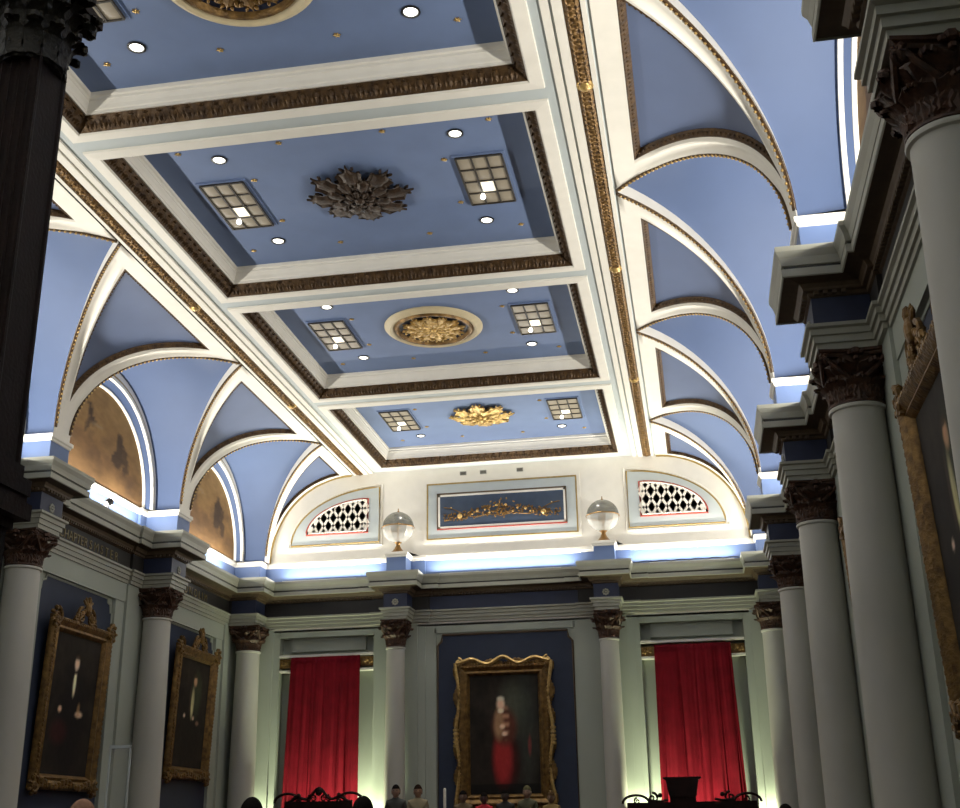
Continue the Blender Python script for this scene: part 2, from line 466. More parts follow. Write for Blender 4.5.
# navy frieze blocks at the breaks over every column
def navy_block(parent, x0, x1, y0, y1):
    mb = MB(); mb.box(x0, x1, y0, y1, 6.895, 7.225); mb.build('frieze_block', M['navy'], parent)
for s, nm in ((-1, 'trim_left'), (1, 'trim_right')):
    for k in range(-2, 3):
        a, b_ = sorted((s*6.194, s*6.83)); navy_block(ents[nm], a, b_, PY[k]-.366, PY[k]+.366)
        # carved rosette on the block
        for (cx_, cy_, ax) in ((s*6.185, PY[k], 'x'),):
            mb = MB()
            for j in range(8):
                an = 2*PI*j/8; mb.blob((cx_, cy_+.06*math.cos(an), 7.02+.06*math.sin(an)), (.02, .03, .03), 6)
            mb.blob((cx_, cy_, 7.02), .03, 6); mb.build('frieze_rosette', M['trim'], ents[nm], merge=False)
    a, b_ = sorted((s*6.194, s*6.83)); navy_block(ents[nm], a, b_, 15.434, 16.1)
for c in (-CX, CX):
    navy_block(ents['trim_far'], c-.295, c+.295, 15.494, 16.07)
    mb = MB()
    for j in range(8):
        an = 2*PI*j/8; mb.blob((c+.06*math.cos(an), 15.485, 7.02+.06*math.sin(an)), (.03, .02, .03), 6)
    mb.blob((c, 15.485, 7.02), .03, 6); mb.build('frieze_rosette', M['trim'], ents['trim_far'], merge=False)
mb = MB(); mb.box(-1.86, 1.86, YE-.06, YE-.03, 6.895, 7.225); mb.build('frieze_panel', M['navy'], ents['trim_far'])
# dentils under the corona
def dentils(parent, p0, p1, nrm):
    p0 = Vector(p0); p1 = Vector(p1); d = p1-p0; n = int(d.length/.085); u = d/n; t = d.normalized(); nn = Vector(nrm); mb = MB()
    for i in range(n):
        c_ = p0+u*(i+.5); a = c_-t*.025; b_ = c_+t*.025+nn*.05
        mb.box(min(a.x, b_.x), max(a.x, b_.x), min(a.y, b_.y), max(a.y, b_.y), 7.245, 7.285)
    o = mb.build('dentils', M['brown'], parent, merge=False)
for s, nm in ((-1, 'trim_left'), (1, 'trim_right')):
    for k in range(-1, 3):
        y1 = PY[k+1]-.9 if k < 2 else 15.3
        dentils(ents[nm], (s*6.86, PY[k]+.9, 0), (s*6.86, y1, 0), (-s, 0, 0))
        dentils(ents[nm], (s*6.16, PY[k]-.33, 0), (s*6.16, PY[k]+.33, 0), (-s, 0, 0))
        dentils(ents[nm], (s*6.6, PY[k]-.40, 0), (s*6.2, PY[k]-.40, 0), (0, -1, 0))
for x0, x1 in ((-6.0, -3.35), (-1.85, 1.85), (3.35, 6.0)): dentils(ents['trim_far'], (x0, YE-.10, 0), (x1, YE-.10, 0), (0, -1, 0))
# attic: blue plinth band with white cap, breaking forward into pedestals
apath, ja, jb = full_path(6.93, 6.87, 6.16, .62, .32, 15.78, 6.24, YE-.03, YE-.08, 15.55, .62, .25)
aprof = [(0.02, 7.75, 0), (.02, 7.80, 0), (0, 7.81, 1), (0, 8.16, 0), (.02, 8.17, 0), (.025, 8.20, 0), (.05, 8.22, 0), (.05, 8.28, 0), (.0, 8.30, 0), (-.75, 8.30, 0)]
arl = rails(apath)
for nm, i0, i1 in (('trim_left', 0, ja), ('trim_far', ja, jb), ('trim_right', jb, len(apath)-1)):
    sweep('attic_band', apath, aprof, i0, i1, [M['white'], M['ablue']], ents[nm], arl)

# inscription on the left frieze
def letters(txt, y, size, parent, nm='gilded_lettering'):
    cu = bpy.data.curves.new(nm, 'FONT'); cu.body = txt; cu.size = size; cu.extrude = .006; cu.space_character = 1.02
    o = bpy.data.objects.new(nm, cu); C.objects.link(o)
    bpy.context.view_layer.update()
    dg = bpy.context.evaluated_depsgraph_get(); me = bpy.data.meshes.new_from_object(o.evaluated_get(dg))
    bpy.data.objects.remove(o)
    me.materials.clear(); me.materials.append(M['lettering'])
    o = bpy.data.objects.new(nm, me); C.objects.link(o)
    # text x -> +Y as read from the room, text y -> Z
    o.matrix_world = Matrix(((0, 0, 1, -6.89), (1.0, 0, 0, y), (0, 1, 0, 6.955), (0, 0, 0, 1)))
    o.parent = parent
    return o
letters("S CHAPTER S M S T E R", 6.72, .25, ents['trim_left'])
letters("S O N O L I M", 12.45, .25, ents['trim_left'])

# ------------------------------------------------------------------ walls and floor
fl = MB(); fl.box(-7.5, 7.5, YB-.3, YE+.5, -.2, 0); o = fl.build('floor', M['floor']); o['kind'] = 'structure'
W = {}
for s, nm in ((-1, 'wall_left'), (1, 'wall_right')):
    w = struct(nm); W[nm] = w
    def bx(x0, x1, *r):
        a, b_ = sorted((s*x0, s*x1)); return (a, b_)+r
    mb = MB(); mb.box(*bx(7.10, 7.45, YB-.3, YE+.5, 0, 11.3)); mb.box(*bx(7.03, 7.12, YB, YE, 0, 6.9)); mb.build('wall_face', M['wall'], w)
    mb = MB(); mb.box(*bx(6.93, 7.04, YB, YE, 6.22, 6.66)); mb.box(*bx(6.93, 7.04, YB, YE, 0, .9)); mb.build('wall_band', M['wall'], w)
    for k in range(-3, 4):
        y0, y1 = max(YB, PY[k]-.86), min(YE, PY[k]+.86)
        mb = MB(); mb.box(*bx(6.89, 7.04, y0, y1, 0, 6.65)); mb.box(*bx(6.95, 7.04, max(YB, y0-.38), min(YE, y1+.38), 0, 6.3)); mb.build('pilaster', M['wall'], w)
    for k in KS:
        yc = BC(k); X = 7.015; h = 1.43; ct = .28
        pts = [(-h, .9), (h, .9), (h, 6.2-ct), (h-.07, 6.2-ct), (h-.10, 6.2-.12), (h-.22, 6.2-.08), (h-.24, 6.2), (-h+.24, 6.2), (-h+.22, 6.2-.08), (-h+.10, 6.2-.12), (-h+.07, 6.2-ct), (-h, 6.2-ct)]
        mb = MB(); mb.poly([(s*X, yc+a, z) for a, z in pts]); mb.grid([[(s*X, yc+a, z) for a, z in pts], [(s*7.04, yc+a, z) for a, z in pts]], wrapu=True)
        mb.build('blue_panel', M['panel'], w)
        mb = MB(); mb.tube([(s*X, yc+a, z) for a, z in pts], .025, 6, closed=True); mb.build('panel_bead', M['wall'], w)
wf = struct('wall_far')
mb = MB()
mb.box(-7.4, 7.4, YE+.3, YE+.6, 0, 11.3)
mb.box(-7.1, -5.78, YE, YE+.35, 0, 6.55); mb.box(-3.32, -1.72, YE, YE+.35, 0, 6.55)
mb.box(5.78, 7.1, YE, YE+.35, 0, 6.55); mb.box(1.72, 3.32, YE, YE+.35, 0, 6.55)
mb.box(-1.72, 1.72, YE+.04, YE+.35, 0, 6.55)
for s in (-1, 1):
    a, b_ = sorted((s*5.8, s*3.3)); mb.box(a, b_, YE, YE+.35, 6.36, 6.55)
mb.box(-1.75, 1.75, YE, YE+.35, 6.32, 6.55)
mb.build('wall_face', M['wall'], wf)
mb = MB(); mb.box(-7.1, 7.1, YE, YE+.35, 6.5, 11.3); mb.build('upper_wall', M['white'], wf)
wt = struct('trim_1')
for c in (-CX, CX):
    mb = MB(); mb.box(c-.42, c+.42, YE-.08, YE+.02, 0, 6.56); mb.box(c-.62, c+.62, YE-.04, YE+.02, 0, 6.5); mb.build('pilaster', M['wall'], wt)
for s in (-1, 1):
    a, b_ = sorted((s*6.95, s*5.95)); mb = MB(); mb.box(a, b_, YE-.05, YE+.02, 0, 6.56); mb.build('pilaster', M['wall'], wt)
    # window-like recess: transom shelf, head panel, gilt pelmet ends
    a, b_ = sorted((s*5.78, s*3.32))
    mb = MB(); mb.box(a, b_, YE-.03, YE+.3, 5.86, 5.92); mb.box(a, b_, YE+.02, YE+.3, 5.50, 5.55); mb.build('transom', M['white'], wt)
    mb = MB(); mb.box(a+.25, b_-.25, YE+.15, YE+.3, 6.02, 6.36); mb.build('head_panel', M['wall'], wf)
mb = MB(); h = 1.68; ct = .16
pts = [(-h, 0), (h, 0), (h, 6.27-ct-.1), (h-.10, 6.27-ct), (h-.12, 6.27), (-h+.12, 6.27), (-h+.10, 6.27-ct), (-h, 6.27-ct-.1)]
mb.poly([(a, YE+.02, z) for a, z in pts]); mb.grid([[(a, YE+.02, z) for a, z in pts], [(a, YE+.06, z) for a, z in pts]], wrapu=True)
mb.build('blue_panel', M['panel'], wf)
mb = MB(); mb.tube([(a, YE+.02, z) for a, z in pts], .03, 6, closed=True); mb.build('panel_bead', M['brown'], wt)
wb = MB(); wb.box(-7.4, 7.4, YB-.3, YB, 0, 11.3); o = wb.build('wall_back', M['wall']); o['kind'] = 'structure'
# end-wall arch border over the quadrant at the cove
for s in (-1, 1):
    mb = MB()
    mb.tube([(s*(XC+.02+(XR-.06)*math.sin(PI/2*i/24)), YE-.01, ZS+(HC-.05)*math.cos(PI/2*i/24)) for i in range(25)], .028, 6)
    mb.build('quadrant_bead', M['goldline'], wt)

# ------------------------------------------------------------------ columns
def capital_mesh(r, rt, h, aw, name, mats):
    """bell, two tiers of acanthus leaves, corner volutes, concave abacus. r = shaft radius, aw = half abacus width"""
    mb = MB()
    mb.lathe([(r*1.02, 0), (r*1.1, .01), (r*1.1, .03), (r*.98, .045), (r*.98, h*.5), (r*1.15, h*.75), (aw*.86, h*.88)], n=24)
    def leaf(an, z0, hh, w, r0, curl):
        rows = []
        ca, sa = math.cos(an), math.sin(an)
        for i in range(9):
            t = i/8
            rad = r0+.01+.03*t
            z = z0+hh*t
            if t > .6:
                q = (t-.6)/.4; rad += curl*math.sin(q*PI*.6); z = z0+hh*(.6+.33*math.sin(q*PI*.75))
            ww = w*(0.75+.35*math.sin(t*PI))*(1-.55*max(0, t-.75)/.25)*(1+.16*math.cos(t*8*PI))
            row = []
            for j in range(-3, 4):
                u = j/3; rr = rad-.03*abs(u)**2+.02*math.cos(u*3*PI)*.5
                tx = u*ww
                row.append((rr*ca-tx*sa, rr*sa+tx*ca, z-.05*hh*abs(u)))
            rows.append(row)
        mb.grid(rows)
        mb.grid([[(x*.93, y*.93, z) for x, y, z in row] for row in rows])
    for i in range(8): leaf(2*PI*i/8, .04, h*.42, r*.42, r*1.0, .12)
    for i in range(8): leaf(2*PI*(i+.5)/8, .08, h*.68, r*.44, r*1.03, .17)
    for q in range(4):
        an = PI/4+q*PI/2
        d = Vector((math.cos(an), math.sin(an), 0)); R_ = aw*1.22
        for sg in (-1, 1):
            tn = Vector((-math.sin(an), math.cos(an), 0))*sg
            pts = []; rad = []
            for i in range(8):
                t = i/7; pts.append(d*(r*1.0+(R_-r*1.0)*t**.8)*(1.0)+tn*(r*.55*(1-t)+.02)+Vector((0, 0, h*(.45+.40*t)))); rad.append(.028)
            c0 = d*(R_-.05)+tn*.03+Vector((0, 0, h*.80))
            for i in range(14):
                a2 = PI/2-i*.55; rr = .075*(1-i/16)
                pts.append(c0+d*rr*math.cos(a2)+Vector((0, 0, rr*math.sin(a2)))); rad.append(.026*(1-i/22))
            mb.tube(pts, rad, 6)
        mb.blob(tuple(d*(R_-.05)+Vector((0, 0, h*.79))), .05, 8)
        a3 = q*PI/2; dd = Vector((math.cos(a3), math.sin(a3), 0))
        for (ox, oz, rr) in ((0, .93, .055), (.06, .9, .035), (-.06, .9, .035), (0, .8, .035)):
            tn = Vector((-math.sin(a3), math.cos(a3), 0))
            mb.blob(tuple(dd*(aw*.92)+tn*ox+Vector((0, 0, h*oz))), rr, 6)
    # abacus with concave sides
    def ab(sc_, z):
        row = []
        for q in range(4):
            a0 = PI/4+q*PI/2; a1 = a0+PI/2
            p0 = Vector((math.cos(a0), math.sin(a0)))*aw*1.36*sc_; p1 = Vector((math.cos(a1), math.sin(a1)))*aw*1.36*sc_
            for j in range(8):
                t = j/8; p = p0.lerp(p1, t); m_ = math.sin(PI*t); inw = -p.normalized()*(aw*.14*m_)
                row.append((p.x+inw.x, p.y+inw.y, z))
        return row
    rows = [ab(.90, h*.87), ab(.93, h*.90), ab(.93, h*.93), ab(1.0, h*.95), ab(1.0, h)]
    mb.grid(rows, wrapu=True); mb.poly(rows[0][::-1]); mb.poly(rows[-1])
    return mb.build(name, mats, smooth=True)
def make_column(r, rb, aw, z0=0.0, zt=5.99, hc=.61):
    root = empty('column')
    hcap = hc
    mb = MB()
    zb = z0+1.15
    prof = []
    for i in range(13):
        t = i/12; rr = rb+(r-rb)*(t**1.6); prof.append((rr, zb+(zt-.06-zb)*t))
    prof += [(r*1.0, zt-.05), (r*1.09, zt-.04), (r*1.11, zt-.02), (r*1.09, zt)]
    mb.lathe(prof, n=36); mb.build('shaft', M['column'], root, smooth=True)
    mb = MB(); mb.lathe([(rb*1.38, z0+.9), (rb*1.40, z0+.93), (rb*1.38, z0+.98), (rb*1.2, z0+1.0), (rb*1.15, z0+1.04), (rb*1.25, z0+1.07), (rb*1.27, z0+1.1), (rb*1.1, z0+1.14), (rb, z0+1.16)], n=36)
    w = rb*1.42; mb.box(-w, w, -w, w, z0+.82, z0+.91)
    mb.build('base', M['column'], root, smooth=True)
    w2 = w*1.06
    mb = MB(); mb.box(-w, w, -w, w, z0+.12, z0+.76); mb.box(-w2, w2, -w2, w2, z0+.74, z0+.83); mb.box(-w2, w2, -w2, w2, z0, z0+.14); mb.build('pedestal', M['column'], root)
    cap = capital_mesh(r, r, hcap, aw, 'capital', M['cap']); cap.location = (0, 0, zt); cap.parent = root
    return root
side0 = make_column(.285, .325, .41)
first = True
desc = {(-1, 1): 'cream column nearest on the left wall, half behind the dark wooden post', (-1, 2): 'cream column between the two left-wall portraits',
        (1, -1): 'cream column nearest the camera at the right edge', (1, 0): 'cream column on the right wall, second from the right edge with full bronze capital',
        (1, 1): 'cream column on the right wall, third from the right edge', (1, 2): 'cream column on the right wall, narrow sliver fourth from the right edge',
        (-1, 3): 'cream column in the far left corner, bathed by a floor uplight', (1, 3): 'cream column in the far right corner beside the right red curtain'}
for (s, k), lab in desc.items():
    c = side0 if first else copy_tree(side0); first = False
    c.location = (s*XCOL, PY[k], 0) if k < 3 else (s*6.47, YCOL, 0)
    tag(c, lab, 'column', 'columns with bronze leaf capitals')
DZ = .88                                           # dais height
far0 = make_column(.225, .25, .335, DZ, 5.94, .66)
far0.location = (-CX-.05, YCOL, 0); tag(far0, 'slender cream column on the far wall right of the left red curtain', 'column', 'columns with bronze leaf capitals')
c = copy_tree(far0); c.location = (CX, YCOL, 0); tag(c, 'slender cream column on the far wall left of the right red curtain', 'column', 'columns with bronze leaf capitals')

# dais
mb = MB()
mb.box(-7.0, 7.0, 11.6, YE+.29, 0, DZ)
for i in range(4): mb.box(-5.6, 5.6, 11.6-.3*(i+1), 11.6-.3*i+.01, 0, DZ*(4-i)/5)
o = mb.build('dais', M['dais']); o['kind'] = 'structure'
# corner columns stand on the dais: raise nothing, their pedestals pass into it

# ------------------------------------------------------------------ paint grids (pictures)
def lerp3(a, b_, t): return tuple(a[i]+(b_[i]-a[i])*t for i in range(3))
def hashn(x, y):
    def h(i, j): return (math.sin(i*127.1+j*311.7)*43758.5453) % 1
    xi, yi = math.floor(x), math.floor(y); fx, fy = x-xi, y-yi; fx = fx*fx*(3-2*fx); fy = fy*fy*(3-2*fy)
    return (h(xi, yi)*(1-fx)+h(xi+1, yi)*fx)*(1-fy)+(h(xi, yi+1)*(1-fx)+h(xi+1, yi+1)*fx)*fy
def fbm(x, y): return .5*hashn(x, y)+.3*hashn(2*x+3, 2*y+7)+.2*hashn(4*x+9, 4*y+1)
def blobf(u, v, cu, cv, ru, rv, soft=.35):
    d = math.hypot((u-cu)/ru, (v-cv)/rv); return max(0.0, min(1.0, (1+soft-d)/(2*soft)))
def picture(name, fn, nu, nv, pos, parent=None):
    """pos(u,v)->xyz ; fn(u,v)->rgb"""
    me = bpy.data.meshes.new(name); vs = []; fs = []; cs = []
    for j in range(nv+1):
        for i in range(nu+1):
            u, v = i/nu, j/nv; vs.append(pos(u, v)); cs.append(fn(u, v))
    for j in range(nv):
        for i in range(nu):
            a = j*(nu+1)+i; fs.append((a, a+1, a+nu+2, a+nu+1))
    me.from_pydata(vs, [], fs); me.materials.append(M['paint'])
    ca = me.color_attributes.new('paint', 'FLOAT_COLOR', 'POINT')
    for i, c_ in enumerate(cs): ca.data[i].color = (c_[0], c_[1], c_[2], 1)
    o = bpy.data.objects.new(name, me); C.objects.link(o)
    if parent: o.parent = parent
    return o
def mural_fn(seed):
    rnd = random.Random(seed)
    figs = [(rnd.uniform(.12, .88), rnd.uniform(.15, .5), rnd.uniform(.02, .07), rnd.uniform(.05, .13)) for _ in range(11)]
    def fn(u, v):
        wx = fbm(u*9+seed, v*9)-.5; wy = fbm(u*9+40, v*9+seed)-.5
        u = u+.10*wx; v = v+.12*wy
        n = fbm(u*6+seed, v*5)
        c = lerp3((.22, .125, .055), (.36, .22, .09), min(1, max(0, v*.9+.7*(n-.5))))
        gl = .62-.42*u+.10*(n-.5)                        # ground line falls to the right
        if v < gl: c = lerp3(c, lerp3((.13, .075, .04), (.30, .17, .075), n), min(1, (gl-v)/.05))
        if v < .22: c = lerp3(c, (.40, .23, .09), (.22-v)*3*n)
        for cu, cv, w, hgt in figs:
            c = lerp3(c, (.11, .065, .04), .45*blobf(u, v, cu, cv, w, hgt, .6))
        c = lerp3(c, (.05, .035, .028), .85*blobf(u, v, .71, .46, .050, .20, .12))      # ruined tower
        c = lerp3(c, (.06, .04, .03), .8*blobf(u, v, .78, .38, .035, .16, .15))
        c = lerp3(c, (.07, .05, .035), .5*blobf(u, v, .20, .78, .07, .16, .5))
        c = lerp3(c, (.05, .035, .028), .9*blobf(u, v, .40, .76, .022, .035, .2))       # leaning figure
        c = lerp3(c, (.06, .04, .03), .9*blobf(u, v, .42, .66, .032, .08, .2))
        c = lerp3(c, (.34, .24, .14), .8*blobf(u, v, .47, .60, .050, .016, .3))
        c = lerp3(c, (.06, .04, .03), .8*blobf(u, v, .38, .54, .02, .09, .2))
        return tuple(q*.62 for q in c)
    return fn
sn = {-1: 'left', 1: 'right'}
for s in (-1, 1):
    for k in (-1, 0, 1, 2):
        if s == -1 and k < 1: continue
        yc = BC(k); a, h = HB(k)-.284-.265, HC-.335
        def pos(u, v, s=s, yc=yc, a=a, h=h):
            uu = u if s == 1 else u
            ph = -PI/2+PI*u
            return (s*(XW+.105), yc+a*math.sin(ph), ZS+.0+h*zu(math.sin(ph))*v)
        # colour by true position, so the figures are not squeezed
        def fn2(u, v, f=mural_fn(k*3+s+5), a=a):
            ph = -PI/2+PI*u; return f(.5+.5*math.sin(ph), v*math.cos(ph))
        o = picture('mural', fn2, 72, 36, pos)
        lab = {(-1, 1): 'large half-round brown and ochre mural on the left wall, nearer one with dark figures', (-1, 2): 'smaller-looking half-round brown mural on the left wall, next to the far corner',
               (1, -1): 'half-round mural on the right wall above the nearest cornice, seen edge-on', (1, 0): 'half-round mural on the right wall behind the second rib from the top',
               (1, 1): 'half-round mural on the right wall behind the third rib', (1, 2): 'half-round mural on the right wall beside the far wall'}[(s, k)]
        tag(o, lab, 'mural', 'half-round murals')

# ------------------------------------------------------------------ framed portraits
def gilded_frame(hw, hh, fw, root, ornate=True, dpt=.14, wavy=0.0):
    """frame in local x (width), z (height), facing -y; centre at origin"""
    pr = [(0, 0), (.0, -.35), (.12, -.75), (.28, -1.0), (.45, -.8), (.6, -.55), (.78, -.7), (.9, -.45), (1.0, -.15), (1.0, 0)]
    def rr(i): w = hw-fw*i; h = hh-fw*i; return w, h
    mb = MB(); rows = []
    for i, d in pr:
        w, h = rr(i); row = []
        n = 12
        for (x0, z0, x1, z1) in ((-w, -h, w, -h), (w, -h, w, h), (w, h, -w, h), (-w, h, -w, -h)):
            for j in range(n):
                t = j/n; x = x0+(x1-x0)*t; z = z0+(z1-z0)*t
                row.append((x, d*dpt, z))
        rows.append(row)
    mb.grid(rows, wrapu=True)
    mb.build('frame', M['gold'], root, smooth=True)
    # relief leaves along the frame
    mb = MB(); rnd = random.Random(3)
    per = []
    stp = .085
    for (x0, z0, x1, z1) in ((-hw, -hh, hw, -hh), (hw, -hh, hw, hh), (hw, hh, -hw, hh), (-hw, hh, -hw, -hh)):
        L_ = math.hypot(x1-x0, z1-z0); n = int(L_/stp)
        tx, tz = (x1-x0)/L_, (z1-z0)/L_; nx, nz = -tz, tx     # inward
        for j in range(n):
            q = (j+.5)*L_/n
            sc_ = 1+.25*math.sin(q*9)
            c_ = (x0+tx*q+nx*fw*.22, -dpt*.85, z0+tz*q+nz*fw*.22)
            rot = Matrix.Rotation(math.atan2(tz, tx)+rnd.uniform(-.6, .6), 3, 'Y')
            mb.blob(c_, (.055*sc_, .03, .032*sc_), 6, rot)
            if wavy:
                o_ = wavy*(.5+.5*math.sin(q*2*PI/.62))
                mb.blob((x0+tx*q-nx*o_*.5, -dpt*.45, z0+tz*q-nz*o_*.5), (.05+o_*.45, .045, .05+o_*.45), 6)
    mb.build('carved_leaves', M['gold'], root, merge=False)
def scroll(mb, c, r, dirx, turns=1.4, rad=.035):
    pts = []; rs = []
    for i in range(20):
        t = i/19; a = PI/2+t*turns*2*PI*dirx; q = r*(1-t*.85); pts.append((c[0]+q*math.cos(a), c[1], c[2]+q*math.sin(a))); rs.append(rad*(1-.5*t))
    mb.tube(pts, rs, 6)
def crest(root, z, w, h, nm='crest'):
    mb = MB()
    for sg in (-1, 1):
        scroll(mb, (sg*w*.45, -.10, z+h*.25), h*.32, -sg); scroll(mb, (sg*w*.8, -.09, z+h*.12), h*.2, sg)
        mb.tube([(sg*w*(1-t*.9), -.09, z+.02+h*.5*t**2) for t in [i/8 for i in range(9)]], .035, 6)
        for q in range(4): mb.blob((sg*w*(.2+.2*q), -.1, z+h*(.45-.08*q)), (.06, .04, .05), 6)
    mb.blob((0, -.12, z+h*.55), (h*.2, .06, h*.28), 10)
    mb.blob((0, -.12, z+h*.85), (h*.08, .05, h*.2), 8)
    for a in (-.9, -.45, .45, .9): mb.blob((h*.3*math.sin(a), -.1, z+h*.6+h*.28*math.cos(a)), (.035, .03, .09), 6, Matrix.Rotation(a, 3, 'Y'))
    return mb.build(nm, M['gold'], root, merge=False)
def corner_orn(root, x, z, r):
    mb = MB()
    scroll(mb, (x, -.12, z), r, 1 if x > 0 else -1)
    for i in range(7):
        a = i*2*PI/7; mb.blob((x+r*.9*math.cos(a), -.1, z+r*.9*math.sin(a)), (r*.35, .05, r*.22), 6, Matrix.Rotation(-a, 3, 'Y'))
    return mb.build('corner_ornament', M['gold'], root, merge=False)
def portrait_fn(kind):
    def fn(u, v):
        n = fbm(u*6+kind*3, v*8)
        c = lerp3((.012, .010, .009), (.035, .028, .022), n)
        B_ = lambda cu, cv, ru, rv, s_=.35: blobf(u, v, cu, cv, ru, rv, s_)
        if kind == 0:
            c = lerp3(c, (.015, .012, .012), B_(.52, .35, .28, .40)); 
            c = lerp3(c, (.50, .36, .26), B_(.52, .80, .045, .045)); c = lerp3(c, (.05, .03, .02), .8*B_(.52, .845, .05, .02))
            c = lerp3(c, (.62, .52, .33), B_(.515, .655, .028, .085)); c = lerp3(c, (.03, .02, .02), B_(.515, .735, .03, .012))
            c = lerp3(c, (.42, .27, .18), B_(.28, .46, .035, .022)); c = lerp3(c, (.40, .27, .18), B_(.68, .44, .075, .022)); c = lerp3(c, (.30, .17, .08), .6*B_(.66, .47, .03, .05))
            c = lerp3(c, (.06, .015, .015), .6*B_(.3, .30, .16, .08))
        elif kind == 1:
            c = lerp3(c, (.02, .017, .014), B_(.5, .4, .3, .35))
            c = lerp3(c, (.45, .24, .14), B_(.56, .80, .05, .045)); c = lerp3(c, (.04, .02, .015), .9*B_(.55, .85, .055, .02))
            c = lerp3(c, (.42, .38, .20), B_(.52, .60, .045, .13)); c = lerp3(c, (.06, .04, .03), .8*B_(.44, .62, .03, .12))
            c = lerp3(c, (.35, .26, .2), B_(.30, .47, .03, .018)); c = lerp3(c, (.38, .26, .18), B_(.58, .46, .03, .018)); c = lerp3(c, (.22, .12, .08), .7*B_(.72, .42, .05, .02))
            c = lerp3(c, (.06, .07, .04), .5*B_(.62, .68, .15, .2))
        else:
            c = lerp3(c, (.10, .11, .08), .55*B_(.62, .72, .16, .20, .6)); c = lerp3(c, (.05, .06, .05), .5*B_(.82, .55, .12, .5, .5))
            c = lerp3(c, (.05, .012, .012), B_(.50, .28, .19, .24, .2)); c = lerp3(c, (.24, .02, .02), .9*B_(.47, .30, .13, .22, .3))
            c = lerp3(c, (.09, .03, .02), B_(.50, .56, .17, .15, .25))
            c = lerp3(c, (.26, .15, .08), .85*B_(.42, .58, .07, .12, .35)); c = lerp3(c, (.32, .17, .10), .8*B_(.52, .60, .05, .13, .3)*(.5+.5*math.sin(v*90)))
            c = lerp3(c, (.45, .30, .21), B_(.45, .745, .055, .05)); c = lerp3(c, (.40, .36, .28), .8*B_(.45, .79, .05, .02)); c = lerp3(c, (.50, .40, .28), B_(.45, .69, .04, .02))
            c = lerp3(c, (.48, .34, .24), B_(.47, .56, .035, .018)); c = lerp3(c, (.48, .34, .24), B_(.50, .50, .035, .018)); c = lerp3(c, (.25, .03, .03), .5*B_(.85, .4, .02, .08))
            if v < .1: c = lerp3(c, (.01, .01, .01), .8)
        return tuple(min(1, q*(1+1.1*min(1, max(c)/.3))) for q in c)
    return fn
def portrait(kind, hw, hh, fw, loc, rz, label, crestz=True, wavy=0, group=None):
    root = empty('portrait_painting', loc, rz, label, 'painting', group)
    root.rotation_euler = (Matrix.Rotation(rz, 4, 'Z') @ Matrix.Rotation(math.radians(2.2), 4, 'X')).to_euler()
    gilded_frame(hw, hh, fw, root, wavy=wavy)
    w, h = hw-fw*.92, hh-fw*.92
    picture('canvas', portrait_fn(kind), 60, 80, lambda u, v: (-w+2*w*u, -.02, -h+2*h*v), root)
    if crestz:
        crest(root, hh-.02, .42, .50)
        for x in (-hw+.06, hw-.06): corner_orn(root, x, hh-.04, .17)
        for x in (-hw+.06, hw-.06): corner_orn(root, x, -hh+.06, .15)
        mb = MB()
        for i in range(15):
            q = -1+2*i/14; mb.blob((q*hw*.75, -.12, -hh+.10+.05*math.cos(q*6)), (.08, .05, .07), 6)
        mb.build('bottom_swag', M['gold'], root, merge=False)
    return root
XF = 6.93
portrait(0, 1.14, 1.52, .27, (-XF, 8.02, 3.97), PI/2, 'gilt framed dark portrait on the left wall, nearer one, man with white shirt front', group='framed portraits on the side walls')
portrait(1, 1.14, 1.46, .27, (-XF, 13.52, 4.30), PI/2, 'gilt framed dark portrait on the left wall next to the far corner', group='framed portraits on the side walls')
rr_ = [(-1, 'gilt framed portrait between the two nearest right columns, seen edge-on'), (0, 'gilt framed portrait on the right wall, a thin sliver behind the second column'), (1, 'gilt framed portrait on the right wall behind the third column')]
for k, lab in rr_:
    p_ = portrait(k % 2, 1.22, 1.56, .28, (XF, BC(k)+(.14 if k == -1 else 0), 4.0), -PI/2, lab, group='framed portraits on the side walls')
# far portrait with wavy rococo frame
root = empty('portrait_painting', (-.04, YE+.01, 3.85), 0, 'tall portrait of a red-robed figure in a wavy gilt frame on the far wall', 'painting')
gilded_frame(1.12, 1.66, .28, root, wavy=.10)
picture('canvas', portrait_fn(2), 60, 90, lambda u, v: (-.86+1.72*u, -.02, -1.42+2.84*v), root)
mb = MB()
top = []
for i in range(41):
    q = -1+2*i/40; z = 1.66+.05+.06*math.cos(q*PI*3)+.05*abs(q)**4+.05*math.exp(-(q/.2)**2)
    top.append((q*1.16, -.10, z))
mb.tube(top, .05, 6)
for sg in (-1, 1):
    side = [(sg*(1.13+.05*math.cos(t*PI*4)), -.10, -1.6+3.3*t) for t in [i/30 for i in range(31)]]
    mb.tube(side, .045, 6)
    scroll(mb, (sg*1.10, -.1, 1.72), .10, sg)
    for q in range(5): mb.blob((sg*1.18, -.1, -.25+q*.09), (.08, .05, .05), 6)
mb.build('rocaille_edge', M['goldbright'], root, smooth=True)

